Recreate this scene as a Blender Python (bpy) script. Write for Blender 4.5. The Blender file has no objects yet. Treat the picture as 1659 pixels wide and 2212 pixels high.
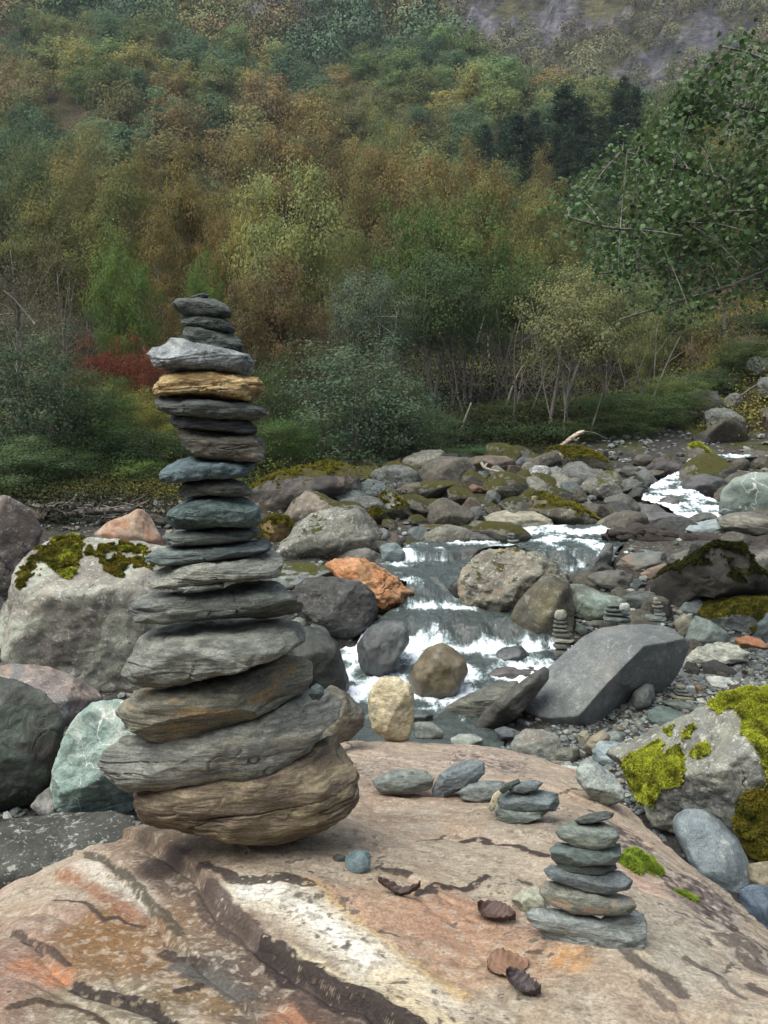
import bpy, bmesh, math, random
import numpy as np
from mathutils import Vector, Matrix
R = math.radians
sc = bpy.context.scene
col = sc.collection
# ---------------------------------------------------------------- camera
CAMZ, PITCH, FPX = 3.4, R(9.38), 1852.0
cd = bpy.data.cameras.new("camera"); cam = bpy.data.objects.new("camera", cd); col.objects.link(cam)
cd.sensor_fit = 'VERTICAL'; cd.sensor_height = 24.0; cd.lens = 24.0 * FPX / 2212.0
cd.clip_start = 0.05; cd.clip_end = 3000
cam.location = (0, 0, CAMZ); cam.rotation_euler = (math.pi / 2 - PITCH, 0, 0)
sc.camera = cam
# ---------------------------------------------------------------- world, sun, exposure
SUN_EL, SUN_AZ = R(64), R(-125)      # azimuth measured clockwise from +Y: high, behind the camera's left shoulder
w = bpy.data.worlds.new("World"); sc.world = w; w.use_nodes = True
nt = w.node_tree; bg = nt.nodes["Background"]
sky = nt.nodes.new("ShaderNodeTexSky"); sky.sky_type = 'NISHITA'; sky.sun_disc = False
sky.sun_elevation = SUN_EL; sky.sun_rotation = SUN_AZ; sky.air_density = 1.0; sky.dust_density = 3.5; sky.ozone_density = 1.0
hs = nt.nodes.new("ShaderNodeHueSaturation"); hs.inputs["Saturation"].default_value = .55; nt.links.new(sky.outputs[0], hs.inputs["Color"]); nt.links.new(hs.outputs[0], bg.inputs[0]); bg.inputs[1].default_value = 0.12
sd = bpy.data.lights.new("sun", 'SUN'); sun = bpy.data.objects.new("sun", sd); col.objects.link(sun)
sd.energy = 1.45; sd.angle = R(50); sd.color = (1.0, 0.975, 0.88)
sv = Vector((math.sin(SUN_AZ) * math.cos(SUN_EL), math.cos(SUN_AZ) * math.cos(SUN_EL), math.sin(SUN_EL)))
sun.rotation_euler = sv.to_track_quat('Z', 'Y').to_euler()
sc.view_settings.view_transform = 'Standard'; sc.view_settings.look = 'None'
sc.view_settings.exposure = 1.27; sc.view_settings.gamma = 1.0
sc.render.engine = 'CYCLES'
cy = sc.cycles
cy.use_denoising = True; cy.max_bounces = 6; cy.diffuse_bounces = 3; cy.glossy_bounces = 3
cy.transmission_bounces = 4; cy.transparent_max_bounces = 6; cy.volume_bounces = 0
cy.sample_clamp_indirect = 4.0

# ---------------------------------------------------------------- numpy helpers
def hsh(ix, iy, iz, seed):
    h = (ix.astype(np.int64) * 374761393 + iy.astype(np.int64) * 668265263 + iz.astype(np.int64) * 2147483647 + seed * 1274126177) & 0xffffffff
    h = ((h ^ (h >> 13)) * 1274126177) & 0xffffffff
    h = ((h ^ (h >> 16)) * 2246822519) & 0xffffffff
    return (h ^ (h >> 15)) & 0xffffffff
def noise(P, seed=0):
    """value-gradient noise, about -1..1"""
    P = np.asarray(P, float); i = np.floor(P).astype(np.int64); f = P - i
    u = f * f * f * (f * (f * 6 - 15) + 10)
    res = 0
    for dx in (0, 1):
        for dy in (0, 1):
            for dz in (0, 1):
                h = hsh(i[:, 0] + dx, i[:, 1] + dy, i[:, 2] + dz, seed)
                gx = (h & 1023) / 511.5 - 1; gy = ((h >> 10) & 1023) / 511.5 - 1; gz_ = ((h >> 20) & 1023) / 511.5 - 1
                d = gx * (f[:, 0] - dx) + gy * (f[:, 1] - dy) + gz_ * (f[:, 2] - dz)
                wx = u[:, 0] if dx else 1 - u[:, 0]; wy = u[:, 1] if dy else 1 - u[:, 1]; wz = u[:, 2] if dz else 1 - u[:, 2]
                res = res + d * wx * wy * wz
    return res * 1.4
def fbm(P, octv=4, seed=0, gain=.5, lac=2.03):
    P = np.asarray(P, float); a = 1; s = 0
    for k in range(octv):
        s = s + a * noise(P, seed + k * 17); P = P * lac + 3.7; a *= gain
    return s
def smooth(a, b, x):
    t = np.clip((x - a) / (b - a), 0, 1); return t * t * (3 - 2 * t)
def mix(a, b, t):
    return a + (b - a) * t
def mesh_np(name, V, F, mat=None, vcol=None, sm=True, shade=None):
    """V (n,3), F (m,3) or (m,4) -> mesh datablock"""
    me = bpy.data.meshes.new(name)
    V = np.ascontiguousarray(V, np.float32); F = np.ascontiguousarray(F, np.int32); m, k = F.shape
    me.vertices.add(len(V)); me.vertices.foreach_set("co", V.ravel())
    me.loops.add(m * k); me.loops.foreach_set("vertex_index", F.ravel())
    me.polygons.add(m); me.polygons.foreach_set("loop_start", np.arange(m, dtype=np.int32) * k)
    me.polygons.foreach_set("use_smooth", np.full(m, sm))
    if vcol is not None:
        for nm, arr in (vcol.items() if isinstance(vcol, dict) else (("Col", vcol),)):
            a = me.color_attributes.new(nm, 'FLOAT_COLOR', 'POINT')
            c = np.ones((len(V), 4), np.float32); c[:, :3] = arr
            a.data.foreach_set("color", c.ravel())
    if mat is not None: me.materials.append(mat)
    me.update(calc_edges=True)
    return me
def link(name, me, loc=(0, 0, 0), parent=None):
    o = bpy.data.objects.new(name, me); col.objects.link(o); o.location = loc
    if parent is not None: o.parent = parent
    return o
def tag(o, label=None, cat=None, group=None, kind=None):
    if label: o["label"] = label
    if cat: o["category"] = cat
    if group: o["group"] = group
    if kind: o["kind"] = kind
    return o
# ray helpers: (px, py) are places measured on the 1659 x 2212 view of the photograph
CP, SP = math.cos(PITCH), math.sin(PITCH)
def ray(px, py):
    u = (1106 - py) / FPX
    return np.array([(px - 829.5) / FPX, CP + u * SP, -SP + u * CP])
def at(px, py, Y):
    d = ray(px, py); t = Y / d[1]; return np.array([d[0] * t, Y, CAMZ + d[2] * t])
def project(P):
    x, y, z = P[:, 0], P[:, 1], P[:, 2] - CAMZ
    dep = y * CP - z * SP; up = y * SP + z * CP
    return 829.5 + FPX * x / dep, 1106 - FPX * up / dep
PROF = ([-40, 0, 7, 9, 9.6, 10.2, 11, 12, 13, 14, 15, 17, 19, 22, 26, 35, 55], [.02, .02, .03, .03, .13, .35, .58, .78, .85, .92, 1.05, 1.25, 1.42, 1.8, 2.3, 3.8, 6.5])
COURSE = ([0, 7, 9.7, 11, 12, 12.6, 13, 15, 18, 22, 30, 60], [1.4, .9, 1.0, .9, 1.0, 2.2, 3.0, 5.5, 7.2, 9.5, 16, 40])
def ground(x, Y, detail=True):
    x = np.asarray(x, float); Y = np.asarray(Y, float)
    z = np.interp(Y, *PROF)
    dx = np.abs(x - np.interp(Y, *COURSE))
    z = z + .16 * smooth(.9, 2.2, dx) + .05 * np.clip(dx - 2, 0, 6) * smooth(20, 14, Y)
    # right bank climbs fast beyond the far cascade
    z = z + smooth(8, 13, x) * smooth(17, 25, Y) * smooth(60, 40, Y) * 2.3
    xa = np.interp(Y, [40, 75, 100, 172, 320], [60, 28, 14, -12, -60])
    A = 6.5 + .55 * (Y - 55) - .75 * np.clip(x - xa, 0, None) - .10 * np.clip(-x - 10, 0, 60) * 0
    B = 10 + .8 * (Y - 130) + .12 * x
    A = A + 2.6 * np.sin(x * .11 + Y * .05) * smooth(55, 85, Y)
    far = np.maximum(np.maximum(A, B), 6.5 + .08 * (Y - 55))
    z = np.where(Y > 55, far, z)
    # unseen valley slopes added behind the viewer and on both flanks to block low sky
    back = 1.15 * np.clip(-5 - Y, 0, 34); side = .95 * np.clip(np.abs(x - .15 * Y) - (15 + .55 * np.clip(Y, 0, 200)), 0, 40)
    z = z + np.maximum(back, side)
    if detail and z.size > 1:
        q = np.stack([x.ravel(), Y.ravel(), np.zeros(x.size)], 1)
        n = fbm(q * 1.3, 4, 5).reshape(x.shape) * .07 * smooth(30, 5, Y)
        n2 = fbm(q * .12, 4, 9).reshape(x.shape) * 1.6 * smooth(20, 80, Y)
        cl = np.abs(fbm(q * .05, 3, 21)).reshape(x.shape)
        z = z + n + n2 + 9 * cl * smooth(125, 170, Y); cr_ = fbm(q * .22 + 3, 4, 23).reshape(x.shape); z = z + (3.2 * np.abs(cr_) + 1.2 * np.round(cr_ * 4) / 4) * smooth(130, 160, Y)
    return z
def g1(x, Y): return float(ground(np.array([x, x]), np.array([Y, Y]))[0])
def hit_ground(px, py, y0=3.0, y1=60):
    d = ray(px, py); Ys = np.concatenate([np.arange(y0, 30, .05), np.arange(30, y1, .5)])
    t = Ys / d[1]; z = CAMZ + d[2] * t; g = ground(d[0] * t, Ys, False)
    k = np.nonzero(z <= g)[0]
    return float(Ys[k[0]]) if len(k) else y1

# ---------------------------------------------------------------- materials
class NT:
    def __init__(s, name):
        s.m = bpy.data.materials.new(name); s.m.use_nodes = True; s.t = s.m.node_tree; s.b = s.t.nodes["Principled BSDF"]
        s.out = s.t.nodes["Material Output"]
    def n(s, kind, **k):
        x = s.t.nodes.new("ShaderNode" + kind)
        for a, v in k.items(): setattr(x, a, v)
        return x
    def put(s, sock, v):
        if hasattr(v, "links") or isinstance(v, bpy.types.NodeSocket): s.t.links.new(v, sock)
        else:
            if isinstance(v, tuple) and len(v) == 3 and sock.type == 'RGBA': v = (*v, 1)
            sock.default_value = v
    def noise(s, vec, scale, detail=4, rough=.55, dist=0):
        x = s.n("TexNoise"); s.put(x.inputs["Vector"], vec); x.inputs["Scale"].default_value = scale
        x.inputs["Detail"].default_value = detail; x.inputs["Roughness"].default_value = rough; x.inputs["Distortion"].default_value = dist
        return x.outputs["Fac"]
    def ramp(s, fac, lo, hi, a=0.0, b=1.0):
        x = s.n("MapRange"); x.interpolation_type = 'SMOOTHSTEP'
        s.put(x.inputs[0], fac); x.inputs[1].default_value = lo; x.inputs[2].default_value = hi; x.inputs[3].default_value = a; x.inputs[4].default_value = b
        return x.outputs[0]
    def mix(s, fac, a, b, mode='MIX'):
        x = s.n("Mix"); x.data_type = 'RGBA'; x.blend_type = mode
        s.put(x.inputs[0], fac); s.put(x.inputs[6], a); s.put(x.inputs[7], b); return x.outputs[2]
    def math(s, op, a, b=0.0, c=0.0):
        x = s.n("Math"); x.operation = op; s.put(x.inputs[0], a); s.put(x.inputs[1], b); s.put(x.inputs[2], c); return x.outputs[0]
    def mapping(s, vec, scale=(1, 1, 1), rot=(0, 0, 0), loc=(0, 0, 0)):
        x = s.n("Mapping"); s.put(x.inputs[0], vec); x.inputs["Scale"].default_value = scale; x.inputs["Rotation"].default_value = rot; x.inputs["Location"].default_value = loc
        return x.outputs[0]
    def add(s, a, b):
        x = s.n("VectorMath"); x.operation = 'ADD'; s.put(x.inputs[0], a); s.put(x.inputs[1], b); return x.outputs[0]
    def bump(s, h, strength, dist, normal=None):
        x = s.n("Bump"); s.put(x.inputs["Height"], h); x.inputs["Strength"].default_value = strength; x.inputs["Distance"].default_value = dist
        if normal is not None: s.put(x.inputs["Normal"], normal)
        return x.outputs[0]
_mats = {}
def rock_mat(c1, c2=None, strata=0.0, sz=.3, lichen=0.0, moss=0.0, rough=.8, rot=(0.1, .15, 0), c3=None, vein=0, attr=False, mosscol=(.16, .17, .025)):
    """stone: c1/c2 mottled, strata = layered schist, sz = typical size in metres, lichen pale spots, moss on upper faces"""
    c2 = c2 or tuple(v * .6 for v in c1)
    if not attr: c1, c2, c3 = [None if c is None else (c[0] * .93, c[1] * 1.01, c[2] * .955) for c in (c1, c2, c3)]
    key = (c1, c2, strata, sz, lichen, moss, rough, rot, c3, vein, attr, mosscol)
    if key in _mats: return _mats[key]
    s = NT("stone"); tc = s.n("TexCoord"); oi = s.n("ObjectInfo")
    off = s.n("CombineXYZ"); r = s.math('MULTIPLY', oi.outputs["Random"], 37.0)
    for k in range(3): s.put(off.inputs[k], r)
    P = s.add(tc.outputs["Object"], off.outputs[0]); k = 1.0 / sz
    PS = s.mapping(P, (1, 1, 1 + 6 * strata), rot)
    big = s.noise(PS, 2.2 * k, 5, .6, .6)
    c = s.mix(s.ramp(big, .36, .64), c1, c2)
    st = s.noise(s.mapping(P, (1, 1, 1 + 6.5 * strata), rot), 4.2 * k, 9, .66, 1.1)
    c = s.mix(.75 if strata else .55, c, s.mix(s.ramp(st, .3, .72), (.40, .40, .41), (1.55, 1.53, 1.48)), 'MULTIPLY')
    if c3:
        c = s.mix(s.ramp(s.noise(s.mapping(P, (1, 1, 1 + 3 * strata), rot, (9, 2, 5)), 1.7 * k, 5, .6, .8), .52, .66), c, c3)
    fine = s.noise(P, 38 * k if sz < .5 else 90, 4, .7)
    c = s.mix(.6, c, s.mix(s.ramp(fine, .32, .7), (.6, .6, .6), (1.35, 1.35, 1.35)), 'MULTIPLY')
    if vein:
        v = s.math('ABSOLUTE', s.math('SUBTRACT', s.noise(P, 1.6 * k, 3, .5, 1.0), .5))
        c = s.mix(s.ramp(v, .012, .0, 0, vein), c, (.62, .64, .6))
    if lichen:
        l = s.noise(P, 9 * k if sz < 1 else 14, 6, .7, .3)
        c = s.mix(s.ramp(l, .56, .64, 0, lichen), c, (.42, .43, .38))
        l2 = s.noise(s.mapping(P, (1, 1, 1), (0, 0, 0), (5, 5, 5)), 6 * k if sz < 1 else 8, 6, .75, .3)
        c = s.mix(s.ramp(l2, .58, .66, 0, lichen * .8), c, (.045, .04, .038))
    if lichen:
        l3 = s.noise(s.mapping(P, (1, 1, 1), (0, 0, 0), (2, 8, 1)), 30 * k if sz < 1 else 36, 3, .6); c = s.mix(s.ramp(l3, .60, .66, 0, lichen * .7), c, (.46, .46, .41))
    rg = s.ramp(st, .2, .8, rough - .15, min(1, rough + .1))
    hgt = s.math('ADD', s.math('MULTIPLY', st, 1.0), s.math('MULTIPLY', fine, .25))
    if moss:
        ge = s.n("NewGeometry"); sp = s.n("SeparateXYZ"); s.put(sp.inputs[0], ge.outputs["Normal"])
        mn = s.noise(P, 3.0 * k if sz < 1 else 3.2, 6, .65, .3)
        f = s.math('ADD', s.math('MULTIPLY', sp.outputs[2], .55), mn)
        mf = s.ramp(f, 1.08 - moss * .45, 1.16 - moss * .45)
        mc = s.mix(s.noise(P, 11, 4), mosscol, tuple(v * .38 for v in mosscol))
        mc = s.mix(s.ramp(s.noise(P, 90, 3, .7), .3, .7, .2, 1), (.02, .022, .008), mc)
        c = s.mix(mf, c, mc); hgt = s.math('ADD', hgt, s.math('MULTIPLY', s.math('MULTIPLY', mf, s.noise(P, 60, 4, .8)), 2.0))
        rg = s.math('MAXIMUM', rg, mf)
    if attr:
        a = s.n("VertexColor"); a.layer_name = "Col"
        c = s.mix(1.0, c, a.outputs[0], 'MULTIPLY')
    s.put(s.b.inputs["Base Color"], c); s.put(s.b.inputs["Roughness"], rg)
    s.b.inputs["Specular IOR Level"].default_value = .35
    s.put(s.b.inputs["Normal"], s.bump(hgt, .9, .035 * sz))
    _mats[key] = s.m
    return s.m

# ---------------------------------------------------------------- rock shapes
_ico = {}
def ico(n):
    if n not in _ico:
        bm = bmesh.new(); bmesh.ops.create_icosphere(bm, subdivisions=n, radius=1)
        V = np.array([v.co[:] for v in bm.verts]); F = np.array([[v.index for v in f.verts] for f in bm.faces], np.int32); bm.free()
        V /= np.linalg.norm(V, axis=1)[:, None]; _ico[n] = (V, F)
    return _ico[n]
def facet(D, rng, n=14, lo=.72, hi=1.0, planes=(), sharp=22):
    """soft intersection of half-spaces around the unit sphere"""
    N = rng.normal(size=(n, 3)); N /= np.linalg.norm(N, axis=1)[:, None]; d = rng.uniform(lo, hi, n)
    if len(planes):
        E = np.array([p[:3] for p in planes], float); E /= np.linalg.norm(E, axis=1)[:, None]
        N = np.vstack([N, E]); d = np.concatenate([d, [p[3] for p in planes]])
    inv = np.clip(D @ N.T, 1e-3, None) / d                       # 1/r per plane
    r = (np.sum(inv ** sharp, axis=1) + 1.0 ** sharp * .6) ** (-1.0 / sharp)
    return D * r[:, None]
def sup(D, e=.6):
    r = (np.sum(np.abs(D) ** (2 / e), axis=1)) ** (-e / 2); return D * r[:, None]
def stone_verts(D, rng, a, dp, h, kind, planes=(), strata=0.0, amp=.05, lump=.10, sharp=36, nf=12, lo=.66):
    """unit body (x right, y away, z up) before scaling"""
    if kind == 'flat':
        q = sup(D, .62); f_ = facet(D, rng, 14, .76, 1.08, planes, 42); q = D * np.minimum(np.linalg.norm(q, axis=1), 1.16 * np.linalg.norm(f_, axis=1))[:, None]
    else:
        q = facet(D, rng, nf, lo, 1.05, planes, sharp)
    sd = int(rng.integers(1, 9999)); sz = max(a, dp, h)
    S = q * np.array([a, dp, h]) / sz
    q = q * (1 + lump * fbm(S * 2.3 + sd, 3, sd))[:, None]
    return q, S, sd
def outline_rho(X, Z, a, b, th):
    """radius of polygon (normalised) in directions th"""
    P = np.stack([X / a, Z / b], 1); n = len(P); Q = np.roll(P, -1, 0)
    out = np.full(len(th), .0); dx, dz = np.cos(th), np.sin(th)
    for i in range(n):
        p, q = P[i], Q[i]; e = q - p; den = dx * e[1] - dz * e[0]
        with np.errstate(divide='ignore', invalid='ignore'):
            t = (p[0] * e[1] - p[1] * e[0]) / den
            s = (p[0] * dz - p[1] * dx) / den
        ok = (np.abs(den) > 1e-9) & (t > 0) & (s >= -1e-6) & (s <= 1 + 1e-6)
        out = np.where(ok & (t > out), t, out)
    out[out <= 0] = .6
    return out
def CV(tagc, pts):
    k = {'c1': (.35, 221, 608), 'c2': (.4, 193.6, 1272), 'c3': (.4667, 719, 1382.5), 'c4': (.5333, 0, 1659), 'c5': (.4, 553, 940), 'c6': (.3667, 1050.7, 884.8),
         'c7': (.375, 0, 995.4), 'c8': (.375, 1106, 1327), 'd': (1, 0, 0), 'c12': (.5, 829.5, 497.7)}[tagc]
    return [(k[1] + k[0] * x, k[2] + k[0] * y) for x, y in pts]
ROCKS = {}
def rock(tagc, pts, mat, label, seed, Y=None, base=None, name='rock', dr=.8, kind='block', planes=(), strata=0.0, amp=.03, lump=.075, sub=None, sharp=36, nf=12, lo=.66, cat='rock', group=None, grooves=0.0, extra=None, parent=None, dlim=None):
    """one stone whose outline was measured on the photograph; it gets its own distance, depth and thickness"""
    pts = np.array(CV(tagc, pts), float); rng = np.random.default_rng(seed)
    x0, y0 = pts.min(0); x1, y1 = pts.max(0); cx, cyy = (x0 + x1) / 2, (y0 + y1) / 2
    if Y is None:
        yb = base if base is not None else y1 - (y1 - y0) * .06
        Yb = hit_ground(cx, yb)
        dirn = ray(cx, cyy); s0 = (Yb / dirn[1]) / FPX
        Y = Yb + .5 * dr * min((x1 - x0), 1.6 * (y1 - y0)) * .5 * s0 * 2 * .6
    dirn = ray(cx, cyy); s = (Y / dirn[1]) / FPX
    C = at(cx, cyy, Y)
    v = dirn / np.linalg.norm(dirn); E = math.asin(-v[2]); sinE, cosE = math.sin(E), math.cos(E)
    Dh = np.array([v[0], v[1], 0]); Dh /= np.linalg.norm(Dh); Rv = np.array([Dh[1], -Dh[0], 0])
    a = (x1 - x0) / 2 * s; b = (y1 - y0) / 2 * s
    d = dr * (a if kind == 'flat' else .5 * (a + min(b * 1.3, a * 1.3)))
    if dlim is None: dlim = .55 if kind == 'flat' else .78
    if abs(sinE) > .02: d = min(d, dlim * b / abs(sinE))
    h = math.sqrt(max(b * b - (d * sinE) ** 2, .2 * b * b)) / cosE
    npx = max(x1 - x0, y1 - y0) * 768 / 1659
    if sub is None: sub = 3 if npx < 14 else 4 if npx < 34 else 5 if npx < 90 else 6 if npx < 190 else 7
    D, F = ico(sub)
    q, S, sd = stone_verts(D, rng, a, d, h, kind, planes, strata, amp, lump, sharp, nf, lo)
    def fit(q):
        u = q[:, 0]; w_ = (q[:, 2] * h * cosE + q[:, 1] * d * sinE) / b
        th = np.arctan2(w_, u); r = np.hypot(u, w_)
        nb = 120 if sub > 5 else 72 if sub > 4 else 40 if sub > 3 else 20
        bi = ((th + math.pi) / (2 * math.pi) * nb).astype(int) % nb
        Sm = np.zeros(nb); np.maximum.at(Sm, bi, r); Sm[Sm < .05] = Sm.mean()
        Sm = (np.roll(Sm, 1) + 3 * Sm + np.roll(Sm, -1)) / 5
        thb = (np.arange(nb) + .5) / nb * 2 * math.pi - math.pi
        rho = outline_rho(pts[:, 0] * s - cx * s, cyy * s - pts[:, 1] * s, a, b, thb)
        rho = (np.roll(rho, 1) * .06 + .88 * rho + np.roll(rho, -1) * .06)
        kb = rho / Sm; km = kb.mean()
        kk = np.interp(th, np.concatenate([thb - 2 * math.pi, thb, thb + 2 * math.pi]), np.tile(kb, 3))
        ss = np.interp(th, np.concatenate([thb - 2 * math.pi, thb, thb + 2 * math.pi]), np.tile(Sm, 3))
        ke = km + (kk - km) * np.clip(r / ss, 0, 1) ** 1.2
        q = q.copy(); q[:, 0] = u * ke; q[:, 2] += w_ * (ke - 1) * b / (h * cosE)
        return q
    q = fit(q)
    sz = max(a, b, d)
    V = Rv * (q[:, :1] * a) + Dh * (q[:, 1:2] * d) + np.array([0, 0, 1.]) * (q[:, 2:] * h)
    # surface relief along the outward direction
    nd = V / (np.array([a, a, h * 1.0]) ** 2)[None, :]; nd /= np.linalg.norm(nd, axis=1)[:, None]
    rel = fbm(V / sz * 5 + sd, 5 if sub > 4 else 3, sd + 3) * amp * .8
    cr = np.abs(fbm(V / sz * 2.1 + sd + 7, 3, sd + 9)); rel -= smooth(.05, 0, cr) * smooth(-.05, .3, noise(V / sz * 1.7 + sd + 3, sd + 12)) * amp * .9
    if strata:
        tilt = V[:, 2] + V[:, 0] * rng.uniform(-.12, .12) + V[:, 1] * rng.uniform(-.15, .15) + fbm(V / sz * 1.5 + sd, 2, sd) * h * .12
        fr = 3.2 / max(h, .3 * sz * .5)
        L = noise(np.stack([V[:, 0] / sz * 1.1, V[:, 1] / sz * 1.1, tilt * fr], 1) + sd, sd) + .6 * noise(np.stack([V[:, 0] / sz * 2.2, V[:, 1] / sz * 2.2, tilt * fr * 2.6], 1) + sd, sd + 1)
        L2 = np.abs(noise(np.stack([V[:, 0] / sz * .9, V[:, 1] / sz * .9, tilt * fr * 1.6], 1) + sd + 5, sd + 2))
        rel += strata * (.024 * L - .055 * smooth(.07, 0, L2) * smooth(-.2, .25, noise(V / sz * 1.3 + sd + 9, sd + 30)) + .026 * (smooth(-.1, .1, noise(V / sz * 2.2 + sd + 1, sd + 31)) - .6)) * smooth(.2, .9, 1 - np.abs(nd[:, 2]) + .25)
    V = V + nd * (rel * sz)[:, None]
    if extra is not None: V = extra(V, C)
    me = mesh_np(name, V, F, mat)
    o = link(name, me, C, parent); tag(o, label, cat, group)
    ROCKS[label] = (o, V + C, F)
    return o
# ================================================================ the big foreground boulder (a heightfield over real x, y)
BC = [(290, 1772, 1.85), (150, 1820, 1.80), (0, 1887, 1.74), (-150, 1960, 1.66), (330, 1790, 1.78), (550, 1800, 1.70), (400, 1740, 1.95), (740, 1600, 2.95), (840, 1605, 2.85), (950, 1592, 3.0), (1100, 1618, 2.9), (1250, 1658, 2.75),
      (1330, 1720, 2.5), (1420, 1790, 2.25), (1500, 1862, 2.05), (1580, 1935, 1.88), (1659, 2015, 1.72), (1760, 2110, 1.58), (1000, 1800, 1.88), (1200, 1780, 1.98), (800, 1750, 2.05), (870, 1700, 2.28), (1050, 1700, 2.30), (1280, 2050, 1.36),
      (1300, 1850, 1.76), (870, 1950, 1.50), (700, 1870, 1.62), (0, 2212, 1.14), (0, 2060, 1.36), (300, 2050, 1.34), (300, 1920, 1.55), (500, 1990, 1.42), (600, 2212, 1.14), (830, 2212, 1.15), (1000, 2060, 1.35), (1100, 1960, 1.52), (1250, 2212, 1.17), (1500, 2212, 1.19),
      (1659, 2212, 1.20), (1450, 2000, 1.46), (1550, 2100, 1.33), (1800, 2212, 1.22), (-200, 2212, 1.12), (1350, 1900, 1.68)]
bc = np.array([at(*p) for p in BC])
def tps(c, lam=.004):
    n = len(c); X = c[:, :2]; r2 = ((X[:, None] - X[None]) ** 2).sum(-1)
    K = np.where(r2 > 0, .5 * r2 * np.log(r2 + 1e-12), 0) + lam * np.eye(n); P = np.hstack([np.ones((n, 1)), X])
    A = np.zeros((n + 3, n + 3)); A[:n, :n] = K; A[:n, n:] = P; A[n:, :n] = P.T
    s = np.linalg.solve(A, np.concatenate([c[:, 2], [0, 0, 0]]))
    return lambda Q: np.where(True, (lambda r: (np.where(r > 0, .5 * r * np.log(r + 1e-12), 0) @ s[:n]))(((Q[:, None, :] - X[None]) ** 2).sum(-1)) + s[n] + Q @ s[n + 1:], 0)
btps = tps(bc)
rim = np.array([at(*p)[:2] for p in [(-420, 2080, 1.5), (-150, 1960, 1.66), (0, 1887, 1.74), (150, 1820, 1.80), (290, 1772, 1.85), (400, 1720, 2.05), (560, 1660, 2.4), (740, 1598, 2.95), (950, 1590, 3.02), (1100, 1615, 2.92), (1250, 1655, 2.77), (1330, 1715, 2.52), (1420, 1785, 2.27), (1500, 1858, 2.07),
       (1580, 1932, 1.90), (1659, 2012, 1.73), (1760, 2105, 1.58), (2000, 2250, 1.35)]] + [(1.35, .5), (-1.35, .5)])
def inpoly(Q, P):
    ins = np.zeros(len(Q), bool); n = len(P)
    for i in range(n):
        a, b = P[i], P[(i + 1) % n]
        c = ((a[1] > Q[:, 1]) != (b[1] > Q[:, 1]))
        with np.errstate(divide='ignore', invalid='ignore'):
            xx = (b[0] - a[0]) * (Q[:, 1] - a[1]) / (b[1] - a[1]) + a[0]
        ins ^= c & (Q[:, 0] < xx)
    return ins
def dline(Q, L, closed=False):
    """distance to a polyline and signed side"""
    best = np.full(len(Q), 1e9); side = np.zeros(len(Q)); n = len(L)
    for i in range(n if closed else n - 1):
        a, b = L[i], L[(i + 1) % n]; e = b - a; t = np.clip(((Q - a) @ e) / (e @ e + 1e-12), 0, 1)
        v = Q - (a + t[:, None] * e); d = np.hypot(v[:, 0], v[:, 1]); k = d < best
        best = np.where(k, d, best); side = np.where(k, np.sign(e[0] * v[:, 1] - e[1] * v[:, 0]), side)
    return best, side
def bxy(px, py):
    """plan position of a mark on the boulder measured at (px, py)"""
    d = ray(px, py); Ys = np.linspace(.9, 3.4, 400); t = Ys / d[1]
    z = CAMZ + d[2] * t; g = btps(np.stack([d[0] * t, Ys], 1)); k = np.nonzero(z <= g)[0]
    k = k[0] if len(k) else 399
    return np.array([d[0] * t[k], Ys[k]])
def PL(tagc, pts): return np.array([bxy(*p) for p in CV(tagc, pts)])
main_step = PL('c4', [(600, 270), (760, 370), (870, 540), (930, 600), (1000, 640), (1060, 700), (1120, 740), (1190, 800), (1290, 850), (1400, 900), (1500, 940), (1560, 990), (1640, 1060)])
low_step = PL('c4', [(-60, 560), (50, 620), (150, 690), (300, 830), (420, 870), (520, 890), (620, 930), (720, 1000), (820, 1060)])
left_step = PL('c4', [(340, 310), (440, 340), (520, 400), (570, 460), (640, 530), (700, 640), (850, 760), (960, 860)])
rim_line = PL('c8', [(600, 1240), (720, 1340), (860, 1450), (1050, 1600), (1250, 1780), (1450, 1980)])
def boulder_z(Q):
    z = btps(Q); d, _ = dline(Q, rim, True); ins = inpoly(Q, rim)
    d = np.where(ins, 0, d)
    z = z - .012 * smooth(.10, 0, np.where(ins, dline(Q, rim, True)[0], 0)) - np.where(ins, 0, 1.1 * d + 5.0 * d ** 2)
    q = np.stack([Q[:, 0], Q[:, 1], np.zeros(len(Q))], 1)
    wob = np.stack([noise(q * 9, 3), noise(q * 9, 4)], 1) * .018
    for L, dep, wd in ((main_step, .026, .009), (low_step, .012, .006), (left_step, .012, .007)):
        dd, sdn = dline(Q + wob, L); sg = dd * sdn
        z = z - dep * smooth(wd, -wd, sg) * smooth(.40, .02, dd) - dep * .35 * smooth(.016, 0, dd)
    z = z + .018 * fbm(q * 3.1, 4, 31) + .0032 * fbm(q * 14, 3, 32)
    band = noise(np.stack([(Q[:, 0] * .45 + Q[:, 1] * .9) * 26 + noise(q * 5, 8) * .8, (Q[:, 0] * .9 - Q[:, 1] * .45) * 5, q[:, 2]], 1), 33)
    z = z + .0035 * band - .006 * smooth(.16, 0, np.abs(noise(np.stack([(Q[:, 0] * .45 + Q[:, 1] * .9) * 9 + noise(q * 4, 9), (Q[:, 0] * .9 - Q[:, 1] * .45) * 2, q[:, 2]], 1), 35)))
    return z, ins
def bz(x, y):
    return float(boulder_z(np.array([[x, y], [x, y]]))[0][0])
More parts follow.
